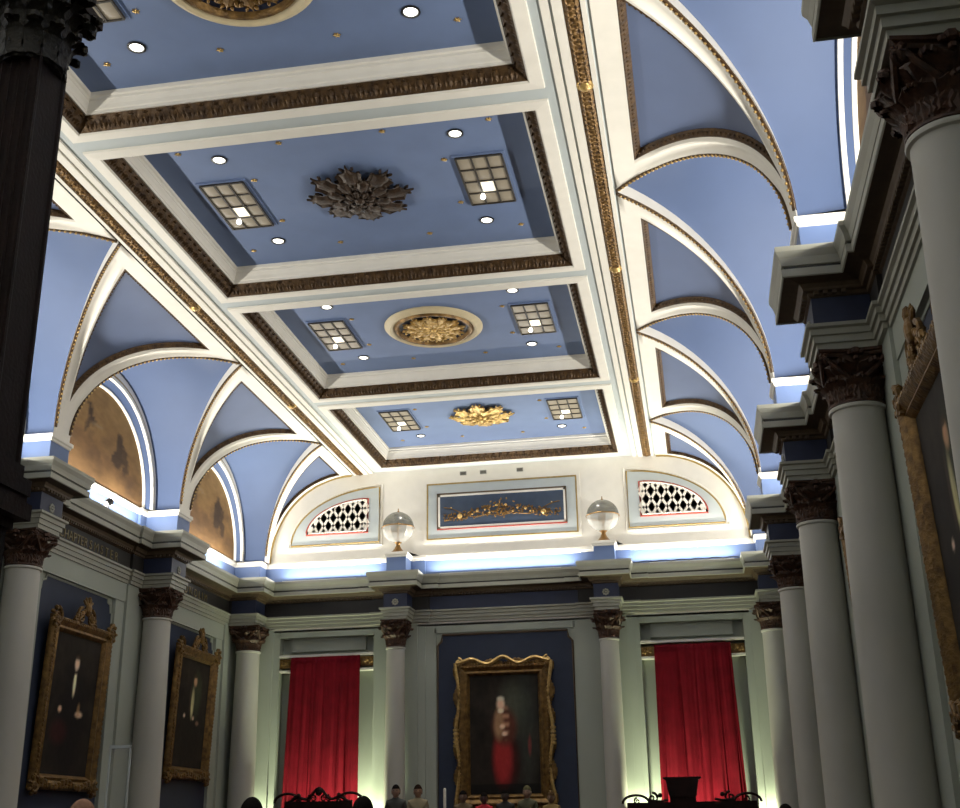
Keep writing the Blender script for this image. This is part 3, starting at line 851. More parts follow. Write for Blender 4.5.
# ------------------------------------------------------------------ curtains
def curtain(xc, wt, wb_, ztop, zbot, phase, label, lean):
    root = empty('curtain', (xc, YE-.10, DZ), 0, label, 'curtain', 'red curtains on the far wall')
    rnd = random.Random(int(phase*10)); folds = [(rnd.uniform(.02, .98), rnd.uniform(.010, .028), rnd.uniform(.03, .10), rnd.uniform(-.05, .05)) for _ in range(13)]
    mb = MB(); rows = []; NU, NV = 150, 26
    def y(u, v):
        d = 0
        for c_, w, a, dr in folds:
            cc = c_+dr*(1-v); d += a*math.exp(-((u-cc)/w)**2)*(1.0-.9*v)
        d += .03*math.sin(u*2*PI*6+phase)*(1-.8*v)+.008*math.sin(u*2*PI*17+1)*(1-.6*v)
        return .0+d
    for j in range(NV+1):
        v = j/NV; z = zbot+(ztop-zbot)*v; w = wb_+(wt-wb_)*v
        rows.append([(-w/2+w*i/NU+lean*(1-v), y(i/NU, v), z-DZ) for i in range(NU+1)])
    mb.grid(rows); o = mb.build('drape', M['red'], root, smooth=True)
    so = o.modifiers.new('s', 'SOLIDIFY'); so.thickness = .012
    mb = MB(); mb.box(-1.23, 1.23, .13, .17, ztop-.25-DZ, ztop-.02-DZ); 
    for sg in (-1, 1):
        for q in range(4): mb.blob((sg*(1.0+q*.06), .12, ztop-.12-DZ+.03*math.sin(q*2)), (.05, .03, .06), 6)
    mb.build('gilt_pelmet_rail', M['gold'], root, merge=False)
    return root
curtain(-4.54, 1.80, 1.95, 5.85, DZ+.01, 1.3, 'long crimson curtain left of the far portrait, behind the carved bench', -.08)
curtain(4.54, 1.80, 1.98, 5.80, DZ+.01, 2.7, 'long crimson curtain right of the far portrait, behind the tall dark throne', .03)

# ------------------------------------------------------------------ far-wall upper panels
root = empty('floral_panel', (0, YE, 9.4), 0, 'long blue panel of gilt flowers high on the far wall', 'wall panel')
def rect_ring(mb, w, h, d0, d1, z0=0.0):
    for (a, b_, c_, d) in ((-w, w, h-d0, h), (-w, w, -h, -h+d0)):
        mb.box(a, b_, -d1, 0, c_, d)
    for sg in (-1, 1):
        a, b_ = sorted((sg*w, sg*(w-d0))); mb.box(a, b_, -d1, 0, -h, h)
mb = MB(); mb.box(-1.93, 1.93, -.025, 0, -.69, .76); mb.build('grey_field', M['pale'], root)
mb = MB(); 
for z in (-.71, .74): mb.box(-1.95, 1.95, -.045, 0, z, z+.035)
for x in (-1.95, 1.915): mb.box(x, x+.035, -.045, 0, -.675, .74)
mb.build('gold_border', M['goldline'], root, merge=False)
mb = MB()
for z in (-.80, .775): mb.box(-2.03, 2.03, -.03, 0, z, z+.09)
for x in (-2.03, 1.95): mb.box(x, x+.08, -.03, 0, -.71, .775)
mb.build('outer_moulding', M['white'], root, merge=False)
mb = MB(); mb.box(-1.68, 1.68, -.05, -.02, -.46, -.43); mb.build('red_line', M['redline'], root)
mb = MB()
for x in (-1.68, 1.65): mb.box(x, x+.03, -.06, -.02, -.43, .50)
mb.box(-1.68, 1.68, -.06, -.02, .47, .50); mb.build('dark_edge', M['brown'], root)
mb = MB()
for z in (-.43, .41): mb.box(-1.65, 1.65, -.045, -.02, z, z+.05)
for x in (-1.65, 1.60): mb.box(x, x+.05, -.045, -.02, -.43, .46)
mb.build('inner_moulding', M['white'], root)
mb = MB(); mb.box(-1.6, 1.6, -.035, -.02, -.38, .41); mb.build('blue_ground', mat('panel_blue_ground', (.045, .07, .12), .6, noise=.2), root)
mb = MB(); rnd = random.Random(11)
for sg in (-1, 1):
    for i in range(110):
        t = rnd.random(); x = sg*t*1.52; z = -.14+.16*math.cos(t*PI)*(.7)+.10*t+rnd.uniform(-.13, .16)*(1-.4*t)
        a = rnd.uniform(0, PI); mb.blob((x, -.055, z), (rnd.uniform(.025, .055), .02, rnd.uniform(.012, .025)), 6, Matrix.Rotation(a, 3, 'Y'))
    mb.tube([(sg*t*1.5, -.05, -.18+.28*t*t+.05*math.sin(t*9)) for t in [i/20 for i in range(21)]], .012, 5)
for i in range(30):
    a = rnd.uniform(0, 2*PI); r = rnd.uniform(0, .3); mb.blob((r*1.3*math.cos(a), -.06, .02+r*math.sin(a)), (.04, .02, .022), 6, Matrix.Rotation(a, 3, 'Y'))
mb.build('leaf_swag', M['gold'], root, merge=False)
mb = MB()
for sg in (-1, 1):
    for x, z, r in ((1.08, -.13, .07), (.62, -.02, .04), (.42, .0, .03), (.12, .10, .035), (.3, -.08, .03), (.75, -.1, .025), (1.3, .1, .02)):
        mb.blob((sg*x, -.07, z), (r, .03, r*.9), 8)
mb.build('blossoms', M['goldbright'], root, merge=False)
# quadrant lattice vents
def quad_pts(x0, z0, rx, rz, s, n=20):
    return [(s*x0, z0)]+[(s*(x0+rx*math.sin(PI/2*i/n)), z0+rz*math.cos(PI/2*i/n)) for i in range(n+1)]
def inside_q(x, z, rx, rz): return x >= 0 and z >= 0 and (x/rx)**2+(z/rz)**2 <= 1
for s, lab in ((-1, 'quarter-round white lattice vent high left on the far wall'), (1, 'quarter-round white lattice vent high right on the far wall')):
    root = empty('lattice_vent', (0, YE, 0), 0, lab, 'vent', 'quarter-round lattice vents')
    def plate(pts, y0, y1, m_, nm):
        mb = MB(); mb.poly([(x, y0, z) for x, z in pts]); mb.grid([[(x, y0, z) for x, z in pts], [(x, y1, z) for x, z in pts]], wrapu=True); return mb.build(nm, m_, root)
    plate(quad_pts(3.22, 8.73, 2.36, 1.46, s), -.02, 0, M['pale'], 'grey_field')
    mb = MB(); mb.tube([(x, -.02, z) for x, z in quad_pts(3.22, 8.73, 2.36, 1.46, s)], .022, 6, closed=True); mb.build('gold_border', M['goldline'], root)
    mb = MB(); mb.tube([(x, -.01, z) for x, z in quad_pts(3.15, 8.66, 2.50, 1.60, s)], .03, 6, closed=True); mb.build('outer_moulding', M['white'], root)
    plate(quad_pts(3.52, 9.0, 1.66, .90, s), -.028, -.015, M['void'], 'dark_backing')
    mb = MB(); mb.tube([(x, -.035, z) for x, z in quad_pts(3.52, 9.0, 1.66, .90, s)], .022, 6, closed=True); mb.build('red_line', M['redline'], root)
    mb = MB(); mb.tube([(x, -.04, z) for x, z in quad_pts(3.56, 9.04, 1.56, .83, s)], .022, 6, closed=True); mb.build('lattice_rim', M['lattwhite'], root)
    # lattice: diagonal bars clipped to the quadrant
    mb = MB(); p_x, p_z = .26, .42; rx, rz = 1.58, .84
    for sl in (-1, 1):
        c0 = -4.0
        while c0 < 4.0:
            run = []
            for i in range(121):
                x = rx*i/120; z = sl*(x)*(p_z/p_x)*1.0+c0
                if inside_q(x, z, rx, rz): run.append((x, z))
            if len(run) > 2:
                (xa, za), (xb, zb) = run[0], run[-1]
                d = Vector((xb-xa, 0, zb-za)).normalized(); nn = Vector((-d.z, 0, d.x))*.078
                P = [Vector((xa, 0, za))-nn, Vector((xb, 0, zb))-nn, Vector((xb, 0, zb))+nn, Vector((xa, 0, za))+nn]
                f_ = [(s*(3.54+p.x), -.045, 9.02+p.z) for p in P]; b2 = [(s*(3.54+p.x), -.03, 9.02+p.z) for p in P]
                mb.poly(f_); mb.grid([f_, b2], wrapu=True)
            c0 += p_z
    # little round knots at the crossings
    mb.build('lattice', M['lattwhite'], root, merge=False)
for i, (x, lab) in enumerate(((-.99, 'leftmost of three small grey vents above the floral panel'), (-.46, 'middle of three small grey vents above the floral panel'), (.50, 'rightmost small grey vent above the floral panel, apart from the other two'))):
    mb = MB(); mb.box(-.085, .085, -.02, 0, -.05, .05); o = mb.build('wall_vent', M['vent'], loc=(x, YE, 10.42)); tag(o, lab, 'vent', 'small vents above the floral panel')
    mb = MB()
    for q in range(3): mb.box(-.07, .07, -.028, -.018, -.035+q*.025, -.023+q*.025)
    mb.build('louvres', M['bar'], o)

# ------------------------------------------------------------------ globe lamps on the far pedestals
for c, lab in ((-CX, 'glass globe on a brass foot, left of the floral panel'), (CX, 'glass globe on a brass foot, right of the floral panel')):
    root = empty('glass_globe', (c, 15.74, 8.30), 0, lab, 'globe', 'glass globes above the far wall columns')
    mb = MB(); mb.lathe([(.19, 0), (.19, .02), (.14, .05), (.09, .12), (.05, .2), (.06, .24), (.10, .27), (.03, .30)], n=20); mb.build('foot', M['brass'], root, smooth=True)
    zc, R_ = .66, .40
    def cap_(a0, a1, rr): return [(max(.002, rr*math.sin(a0+(a1-a0)*i/12)), zc-rr*math.cos(a0+(a1-a0)*i/12)) for i in range(13)]
    mb = MB(); mb.lathe(cap_(PI*.5, PI*.995, R_), n=32); mb.build('upper_shell', M['globetop'], root, smooth=True)
    mb = MB(); rows = [[(r*(1+.02*(j % 2))*math.cos(2*PI*j/24), r*(1+.02*(j % 2))*math.sin(2*PI*j/24), z) for j in range(24)] for r, z in cap_(.03, PI*.5, R_)]
    mb.grid(rows, wrapu=True); mb.build('lower_bowl', M['glass'], root)
    mb = MB(); mb.tube([(R_*1.02*math.cos(2*PI*i/32), R_*1.02*math.sin(2*PI*i/32), zc-.01) for i in range(32)], .016, 6, closed=True); mb.build('equator_ring', M['brass'], root)
    mb = MB(); mb.lathe([(.02, zc+R_-.01), (.03, zc+R_+.02), (.012, zc+R_+.04), (.012, zc+R_+.09), (.001, zc+R_+.1)], n=10); mb.build('finial', M['brass'], root, smooth=True)
    mb = MB(); mb.lathe([(.03, .3), (.02, zc-.05), (.06, zc), (.05, zc+.1), (.02, zc+.15)], n=12); mb.build('inner_stem', M['brass'], root, smooth=True)

# ------------------------------------------------------------------ ceiling ornaments
def leaf_star(R_, petals, m_, name, loc, z=ZP, layers=3, sq=1.0, parent=None, hs=1.0):
    mb = MB()
    for Ly in range(layers):
        rr = R_*(1-.34*Ly); off = (PI/petals)*(Ly % 2); n = petals
        for q in range(n):
            an = 2*PI*q/n+off; d = Vector((math.cos(an), math.sin(an)*sq, 0)); t = Vector((-math.sin(an), math.cos(an)*sq, 0))
            w = rr*(.205 if Ly == 0 else .23)
            rows = []
            for i in range(13):
                u = i/12; rad = rr*(.12+.88*u)
                ww = w*(.42+.85*math.exp(-((u-.66)/.20)**2))*(1-max(0, u-.70)/.30*.97)*(1+.30*math.cos(u*8*PI))
                h = -(.03+.03*Ly+.07*math.sin(u*PI))*hs
                rows.append([tuple(d*rad+t*(ww*j/3)+Vector((0, 0, h-.035*(1-abs(j)/3)+.02*abs(j)/3*math.cos(j*PI)))) for j in range(-3, 4)])
            mb.grid(rows)
            for j in (-1, 1):
                p = d*rr*.72+t*w*.75*j; mb.blob((p.x, p.y, -.06), (rr*.09, rr*.05, .03), 6, Matrix.Rotation(an+j*.7, 3, 'Z'))
                p = d*rr*.88+t*w*.45*j; mb.blob((p.x, p.y, -.05), (rr*.07, rr*.035, .03), 6, Matrix.Rotation(an+j*.6, 3, 'Z'))
    mb.blob((0, 0, -.16*hs), (R_*.10, R_*.10*sq, .06), 10)
    for q in range(8): mb.blob((R_*.15*math.cos(q*PI/4), R_*.15*math.sin(q*PI/4)*sq, -.15*hs), .03, 6)
    return mb.build(name, m_, parent, loc=loc, merge=False)
CYC = {-1: -.5*B, 0: .5*B, 1: 1.5*B, 2: 2.5*B}
o = leaf_star(.86, 8, M['bronze'], 'ceiling_rosette', (0, CYC[0]+.02, ZP), layers=3)
tag(o, 'dark bronze eight-pointed leaf rosette in the second coffer from the top', 'ceiling rosette')
o = leaf_star(.80, 8, M['goldbright'], 'ceiling_rosette', (0, CYC[2], ZP), layers=3)
tag(o, 'gilt eight-pointed leaf rosette in the farthest coffer', 'ceiling rosette')
M['cream'] = mat('cream_gilded_ring', (.66, .56, .36), .5, noise=.15, nscale=6)
M['dblue'] = mat('midnight_blue_disc', (.012, .02, .05), .5)
for k, lab, mm in ((-1, 'round cream and gold ceiling medallion in the nearest coffer, cut by the top edge', M['gold']), (1, 'round cream-ringed ceiling medallion with gold rosette in the third coffer', M['goldbright'])):
    root = empty('ceiling_medallion', (0 if k > 0 else -.05, CYC[k]+(.03 if k > 0 else .22), ZP), 0, lab, 'ceiling medallion', 'round ceiling medallions')
    mb = MB(); rows = []
    for r, z in ((.97, .0), (.97, -.02), (.93, -.06), (.86, -.10), (.80, -.07), (.78, -.05)): rows.append([(r*math.cos(2*PI*i/64), r*math.sin(2*PI*i/64), z) for i in range(64)])
    mb.grid(rows, wrapu=True); mb.build('outer_ring', M['cream'], root, smooth=True)
    mb = MB(); rows = []
    for r, z in ((.78, -.05), (.75, -.10), (.71, -.10), (.68, -.03)): rows.append([(r*math.cos(2*PI*i/64), r*math.sin(2*PI*i/64), z) for i in range(64)])
    mb.grid(rows, wrapu=True); mb.build('inner_ring', M['gold'], root, smooth=True)
    mb = MB(); mb.poly([(.69*math.cos(2*PI*i/64), .69*math.sin(2*PI*i/64), -.03) for i in range(64)]); mb.build('blue_disc', M['dblue'], root)
    leaf_star(.64, 12, mm, 'gilt_rosette', (0, 0, -.03), layers=2, parent=root, hs=.35)

# lights and stars in the coffers
cname = {-1: 'the nearest coffer', 0: 'the bronze-rosette coffer', 1: 'the medallion coffer', 2: 'the farthest coffer'}
def make_grille():
    root = empty('ceiling_grille_light')
    w, h = .345, .70
    mb = MB()
    for z_, e in ((-.022, 0.0),):
        mb.box(-w-.05, w+.05, -h-.05, -h, z_, 0); mb.box(-w-.05, w+.05, h, h+.05, z_, 0); mb.box(-w-.05, -w, -h, h, z_, 0); mb.box(w, w+.05, -h, h, z_, 0)
    mb.build('frame', M['cblue'], root)
    n, m_ = 3, 4
    for i in range(n):
        for j in range(m_):
            x0 = -w+2*w*i/n; y0 = -h+2*h*j/m_
            mb = MB(); x1, y1 = x0+2*w/n, y0+2*h/m_
            mb.grid([[(x0+(x1-x0)*p/4, y0+(y1-y0)*q/4, -.03-.015*math.sin(PI*p/4)*math.sin(PI*q/4)) for p in range(5)] for q in range(5)])
            mb.build('pane', M['panelit'] if (i, j) == (1, 2) else M['pane'], root, smooth=True)
    mb = MB()
    for i in range(n+1): x = -w+2*w*i/n; mb.box(x-.013, x+.013, -h, h, -.055, -.02)
    for j in range(m_+1): y = -h+2*h*j/m_; mb.box(-w, w, y-.013, y+.013, -.05, -.02)
    mb.build('glazing_bars', M['bar'], root)
    mb = MB(); mb.lathe([(.02, -.04), (.035, -.07), (.045, -.10), (.03, -.13), (.002, -.14)], (-.12, .38, 0), 12); mb.build('hanging_bulb', M['lamp'], root, smooth=True)
    return root
gr0 = make_grille(); used = False
for k in (-1, 0, 1, 2):
    for s in (-1, 1):
        if not seen((s*2.0, CYC[k], ZP), 30): continue
        o = gr0 if not used else copy_tree(gr0); used = True
        o.location = (s*2.0, CYC[k]+.02, ZP)
        tag(o, f'tan glass grille light {sn[s]} of the centre ornament in {cname[k]}', 'ceiling light', 'grille lights in the coffers')
def make_down():
    root = empty('downlight')
    mb = MB(); mb.grid([[(r*math.cos(2*PI*i/24), r*math.sin(2*PI*i/24), z) for i in range(24)] for r, z in ((.12, 0), (.12, -.015), (.095, -.02), (.088, .0))], wrapu=True); mb.build('trim_ring', M['black'], root, smooth=True)
    mb = MB(); mb.lathe([(.088, -.004), (.085, -.010), (.05, -.018), (.002, -.02)], n=20); mb.build('lamp', M['lamp'], root, smooth=True)
    return root
d0 = make_down(); used = False
for k in (-1, 0, 1, 2):
    for s in (-1, 1):
        for t in (-1, 1):
            p = (s*1.78, CYC[k]+t*1.31, ZP)
            if not seen(p, 5): continue
            o = d0 if not used else copy_tree(d0); used = True
            o.location = p; tag(o, f'small round white downlight at the {"far" if t > 0 else "near"} {sn[s]} of {cname[k]}', 'downlight', 'downlights in the coffers')
def star_mesh():
    mb = MB(); rows = []
    for r1, z in ((1, 0), (1, -.012)):
        rows.append([((.05 if i % 2 == 0 else .026)*r1*math.cos(2*PI*i/12), (.05 if i % 2 == 0 else .026)*r1*math.sin(2*PI*i/12), z) for i in range(12)])
    mb.grid(rows, wrapu=True)
    for i in range(12): mb.poly([rows[1][i], rows[1][(i+1) % 12], (0, 0, -.03)])
    return mb
st0 = star_mesh().build('gilt_star', M['goldbright'], merge=False); used = False
pos12 = [(sx*2.31, sy*1.57, f'{"far" if sy > 0 else "near"} {"left" if sx < 0 else "right"} corner') for sx in (-1, 1) for sy in (-1, 1)]
pos12 += [(sx*.77, sy*1.57, f'{"far" if sy > 0 else "near"} edge just {"left" if sx < 0 else "right"} of centre') for sx in (-1, 1) for sy in (-1, 1)]
pos12 += [(sx*1.48, sy*.65, f'{"far" if sy > 0 else "near"} inner side of {"left" if sx < 0 else "right"} grille') for sx in (-1, 1) for sy in (-1, 1)]
for k in (-1, 0, 1, 2):
    for x, y, d in pos12:
        p = (x, CYC[k]+y, ZP)
        if not seen(p, 0): continue
        o = st0 if not used else st0.copy()
        if used: C.objects.link(o)
        used = True; o.location = p
        tag(o, f'tiny gilt star, {d} in {cname[k]}', 'ceiling star', 'gilt stars in the coffers')

# ------------------------------------------------------------------ near dark wooden post at the left edge
root = empty('wooden_canopy_post', (1.32, -8.19, 0), 0, 'dark carved wooden post with flared leaf capital at the left edge of the photo', 'post')
hw = .135
mb = MB()
mb.box(-.13, .105, -.13, .13, 0, 3.02)
mb.build('pedestal', M['wood'], root)
mb = MB()
for z0, z1, e in ((3.0, 3.05, .0), (3.05, 3.13, .055), (3.13, 3.17, .035), (3.17, 3.25, .045), (3.25, 3.32, .015)):
    mb.box(-hw-e, hw+e, -hw-e, hw+e, z0, z1)
mb.build('base_moulding', M['wood'], root)
mb = MB()
# fluted shaft: front face with flutes, flat right face with a sunk panel
NF = 5; rows = []
outl = []
for i in range(NF*6+1):
    t = i/(NF*6); x = -hw+2*hw*t; d = abs(math.sin(PI*t*NF)); outl.append((x, -hw+.018*d))
outl += [(hw, -hw+.02), (hw-.008, -hw+.035), (hw-.008, hw-.035), (hw, hw-.02), (hw, hw), (-hw, hw)]
mb.grid([[(x, y, z) for x, y in outl] for z in (3.3, 5.55)], wrapu=True); mb.build('shaft', M['wood'], root)
mb = MB()
mb.lathe([(hw*1.2, 5.50), (hw*1.25, 5.55), (hw*1.1, 5.6), (hw*1.15, 5.75), (hw*1.5, 5.93)], n=16)
for q in range(12):
    an = 2*PI*q/12; ca, sa = math.cos(an), math.sin(an)
    for tier, (z0, hh, cu, w) in enumerate(((5.52, .20, .06, .055), (5.60, .24, .10, .06), (5.70, .24, .13, .055))):
        rows = []
        for i in range(8):
            t = i/7; rad = hw*1.15+.02+.03*t+cu*max(0, t-.35)**1.3*1.5; z = z0+hh*math.sin(t*PI*.62)
            ww = w*(1+.3*math.cos(t*5*PI))*(1-.4*t)
            rows.append([(rad*ca-u*ww*sa, rad*sa+u*ww*ca, z-.02*abs(u)) for u in (-1, -.5, 0, .5, 1)])
        mb.grid(rows)
        mb.blob((rows[-1][2][0], rows[-1][2][1], rows[-1][2][2]-.01), .028, 6)
for q in range(4):
    an = PI/4+q*PI/2; c_ = (math.cos(an)*.27, math.sin(an)*.27, 5.90)
    mb.blob(c_, (.055, .055, .05), 8)
mb.build('leaf_capital', M['woodgold'], root, merge=False)
mb = MB(); mb.box(-.25, .25, -.25, .25, 5.92, 5.98); mb.box(-.20, .20, -.20, .20, 5.97, 6.02); mb.box(-.17, .17, -.17, .17, 6.0, 6.6); mb.build('abacus', M['wood'], root)

# ------------------------------------------------------------------ small things on the cornices
root = empty('spotlight', (-6.68, 8.30, 7.75), 0, 'small black spotlight standing on the left cornice below the nearer mural', 'spotlight')
mb = MB(); mb.lathe([(.05, 0), (.05, .02), (.015, .03), (.015, .12)], n=12); mb.build('stand', M['black'], root, smooth=True)
mb = MB(); mb.tube([(-.02, -.08, .13), (-.02, .0, .17), (-.02, .08, .21)], [.055, .075, .085], 12); mb.build('lamp_head', M['black'], root, smooth=True)
mb = MB(); cpts = [(2.95+3.0*t, 15.80+.1*math.sin(t*9)*.3, 7.775+.02*abs(math.sin(t*25))) for t in [i/40 for i in range(41)]]
mb.tube([(2.96+2.9*i/40, 15.93, 7.775+.035*abs(math.sin(i*.55))) for i in range(41)], .012, 5)
o = mb.build('lighting_cable', M['black']); tag(o, 'thin black cable lying along the far right cornice', 'cable')

# hidden-in-cove strip lamps: fixtures standing on the cornice
def strip(p0, p1, tilt, power, lab, nm='cove_strip_light', col=(1.0, .95, .84)):
    p0 = Vector(p0); p1 = Vector(p1); c_ = (p0+p1)/2; L_ = (p1-p0).length
    rz = math.atan2(p1.y-p0.y, p1.x-p0.x)
    root = empty(nm, tuple(c_), rz, lab, 'strip light', 'strip lights on the cornice')
    mb = MB(); mb.box(-L_/2, L_/2, -.035, .035, 0, .025); mb.build('housing', M['white'], root)
    ld = bpy.data.lights.new('strip_glow', 'AREA'); ld.shape = 'RECTANGLE'; ld.size = L_; ld.size_y = .05; ld.energy = power; ld.color = col
    lo = bpy.data.objects.new('strip_glow', ld); C.objects.link(lo); lo.parent = root; lo.location = (0, 0, .035)
    lo.rotation_euler = (PI+tilt, 0, 0)
    return root
PW = 230
for s in (-1, 1):
    for k in KS:
        yc = BC(k); y1 = yc+1.9 if k < 2 else 14.9
        e = '' 
        strip((s*6.72, yc-1.9, 7.75), (s*6.72, y1, 7.75), -s*math.radians(25), PW*(y1-yc+1.9)/3.8, f'white strip light on the {sn[s]} cornice in bay {k+4} from the back wall')
for x0, x1, lab in ((-5.7, -3.2, 'white strip light on the far cornice under the left lattice vent'), (-1.8, 1.8, 'white strip light on the far cornice under the floral panel'), (3.2, 5.7, 'white strip light on the far cornice under the right lattice vent')):
    strip((x0, 15.98, 7.75), (x1, 15.98, 7.75), math.radians(20), PW*.7*(x1-x0)/3.8, lab)

# floor uplights at the far wall
def uplight(x, y, lab, power, aim):
    root = empty('floor_uplight', (x, y, DZ), 0, lab, 'floor light', 'uplights by the far wall')
    mb = MB(); mb.lathe([(.10, 0), (.10, .02), (.02, .03), (.02, .40), (.09, .42), (.10, .53), (.085, .545), (.08, .52)], n=16); mb.build('can', M['black'], root, smooth=True)
    ld = bpy.data.lights.new('uplight_beam', 'SPOT'); ld.energy = power; ld.color = (.93, 1.0, .66); ld.spot_size = math.radians(95); ld.spot_blend = .8; ld.shadow_soft_size = .06
    lo = bpy.data.objects.new('uplight_beam', ld); C.objects.link(lo); lo.parent = root; lo.location = (0, 0, .56)
    d = Vector(aim); lo.rotation_euler = d.to_track_quat('-Z', 'Y').to_euler()
for x, lab, aim in ((-3.35, 'floor uplight between the left curtain and its slender column', (0, .10, 1)), (3.25, 'floor uplight between the right curtain and its slender column', (0, .10, 1)),
                    (-6.05, 'floor uplight in the far left corner', (0, .10, 1)), (6.0, 'floor uplight in the far right corner', (0, .1, 1))):
    uplight(x, 15.85, lab, 430 if abs(x) < 5 else 260, aim)

for x, lab in ((-4.45, 'floor uplight hidden behind the carved bench, aimed at the left curtain'), (4.5, 'floor uplight hidden behind the throne, aimed at the right curtain')):
    UPC = (1.0, .90, .72); uplight(x, 15.15, lab, 330, (0, .42, 1))
# ------------------------------------------------------------------ furniture at the bottom edge
def carved_seat(loc, w, hpost, htop, label, throne=False, cat='bench'):
    HX = -.17
    root = empty('carved_bench' if not throne else 'carved_throne', loc, 0, label, cat)
    mb = MB(); mb.box(-w/2, w/2, -.3, .25, .42, .50); mb.build('seat', M['wood'], root)
    for x in (-w/2+.05, w/2-.05):
        for y in (-.26, .2):
            mb = MB(); mb.lathe([(.05, 0), (.03, .1), (.045, .22), (.03, .35), (.04, .43)], (x, y, 0), 10); mb.build('leg', M['wood'], root, smooth=True)
    mb = MB(); mb.box(-w/2, w/2, .2, .26, .5, hpost); mb.build('backrest', M['wood'], root)
    mb = MB()
    if not throne:
        # central cartouche, S-scroll shoulders and pierced ends
        n = 30; P = []
        for i in range(n+1):
            q = -1+2*i/n; z = hpost+.03+(htop-hpost)*math.exp(-(q/.34)**2)+.05*math.cos(q*10); P.append((q*w/2, .23, z))
        mb.tube(P, .035, 6)
        for q in (-.26, -.13, .13, .26): scroll(mb, (q*w/2*1.2, .23, hpost+.06), .07, 1 if q > 0 else -1, rad=.022)
        mb.blob((0, .23, htop+.02), (.085, .06, .10), 10)
        for sg in (-1, 1):
            mb.tube([(sg*(w/2+.30*math.cos(a)-.05), .23, hpost-.03+.20*math.sin(a)) for a in [PI*i/14 for i in range(15)]], .03, 6)
            scroll(mb, (sg*w*.36, .23, hpost+.05), .09, sg, rad=.028); mb.blob((sg*w*.30, .23, hpost+.12), .055, 8)
    else:
        for sg in (-1, 1):
            mb = MB()
            mb.tube([(sg*(w/2*.86+.28*math.cos(a)), .23, hpost-.02+.17*math.sin(a)) for a in [PI*i/14 for i in range(15)]], .03, 6)
            scroll(mb, (sg*w*.30, .23, hpost+.08), .12, sg, rad=.032); mb.blob((sg*w*.24, .23, hpost+.14), .05, 8)
            scroll(mb, (sg*w*.42, .23, hpost+.03), .07, -sg, rad=.024)
            mb.tube([(sg*w*(.18+.14*t), .23, hpost+.05-.03*math.sin(t*PI)) for t in [i/8 for i in range(9)]], .028, 6)
            if sg == -1: mb.build('carved_crest', M['wood'], root, merge=False)
    mb.build('carved_crest', M['wood'], root, merge=False)
    if throne:
        mb = MB(); zt = htop
        mb.box(-.27+HX, .27+HX, .16, .30, hpost-.4, hpost+.12)
        def fr(a, z): return [(HX-a, .12, z), (HX+a, .12, z), (HX+a, .32, z), (HX-a, .32, z)]
        R_ = [fr(.27, hpost+.1), fr(.29, hpost+.14), fr(.34, zt-.06), fr(.40, zt-.03), fr(.40, zt)]
        mb.grid(R_, wrapu=True); mb.poly(R_[-1]); mb.poly(R_[0][::-1]); mb.build('headpiece', M['wood'], root)
    return root
carved_seat((-3.86, 13.5, DZ), 1.55, 1.45, 1.64, 'dark carved wooden bench back with pierced crest before the left curtain')
carved_seat((4.30, 13.5, DZ), 2.7, 1.29, 1.79, 'wide dark carved throne with a tall flared headpiece before the right curtain', True, 'throne')
root = empty('candlestick', (-.68, 12.2, DZ), 0, 'thin white candle left of the far portrait', 'candle')
mb = MB(); mb.lathe([(.12, 0), (.10, .03), (.03, .06), (.025, .5), (.04, .55), (.025, .6), (.025, 1.15), (.05, 1.2)], n=12); mb.build('stand', M['brass'], root, smooth=True)
mb = MB(); mb.lathe([(.03, 1.2), (.03, 1.60), (.005, 1.62)], n=10); mb.build('candle', M['white'], root, smooth=True)
# clear acrylic screen
root = empty('acrylic_screen', (-2.87, 2.0, 0), 0, 'narrow clear acrylic screen standing in front of the middle left column', 'screen')
mb = MB(); mb.box(-.14, .14, -.006, .006, .1, 2.74); mb.build('sheet', M['acrylic'], root)
mb = MB(); mb.box(-.15, .15, -.012, .012, 2.72, 2.76); mb.box(.13, .15, -.012, .012, .05, 2.74); mb.box(-.15, -.13, -.012, .012, .05, 2.74); mb.build('edge', M['pale'], root)
mb = MB(); mb.box(-.22, .22, -.18, .18, 0, .06); mb.build('foot', M['black'], root)

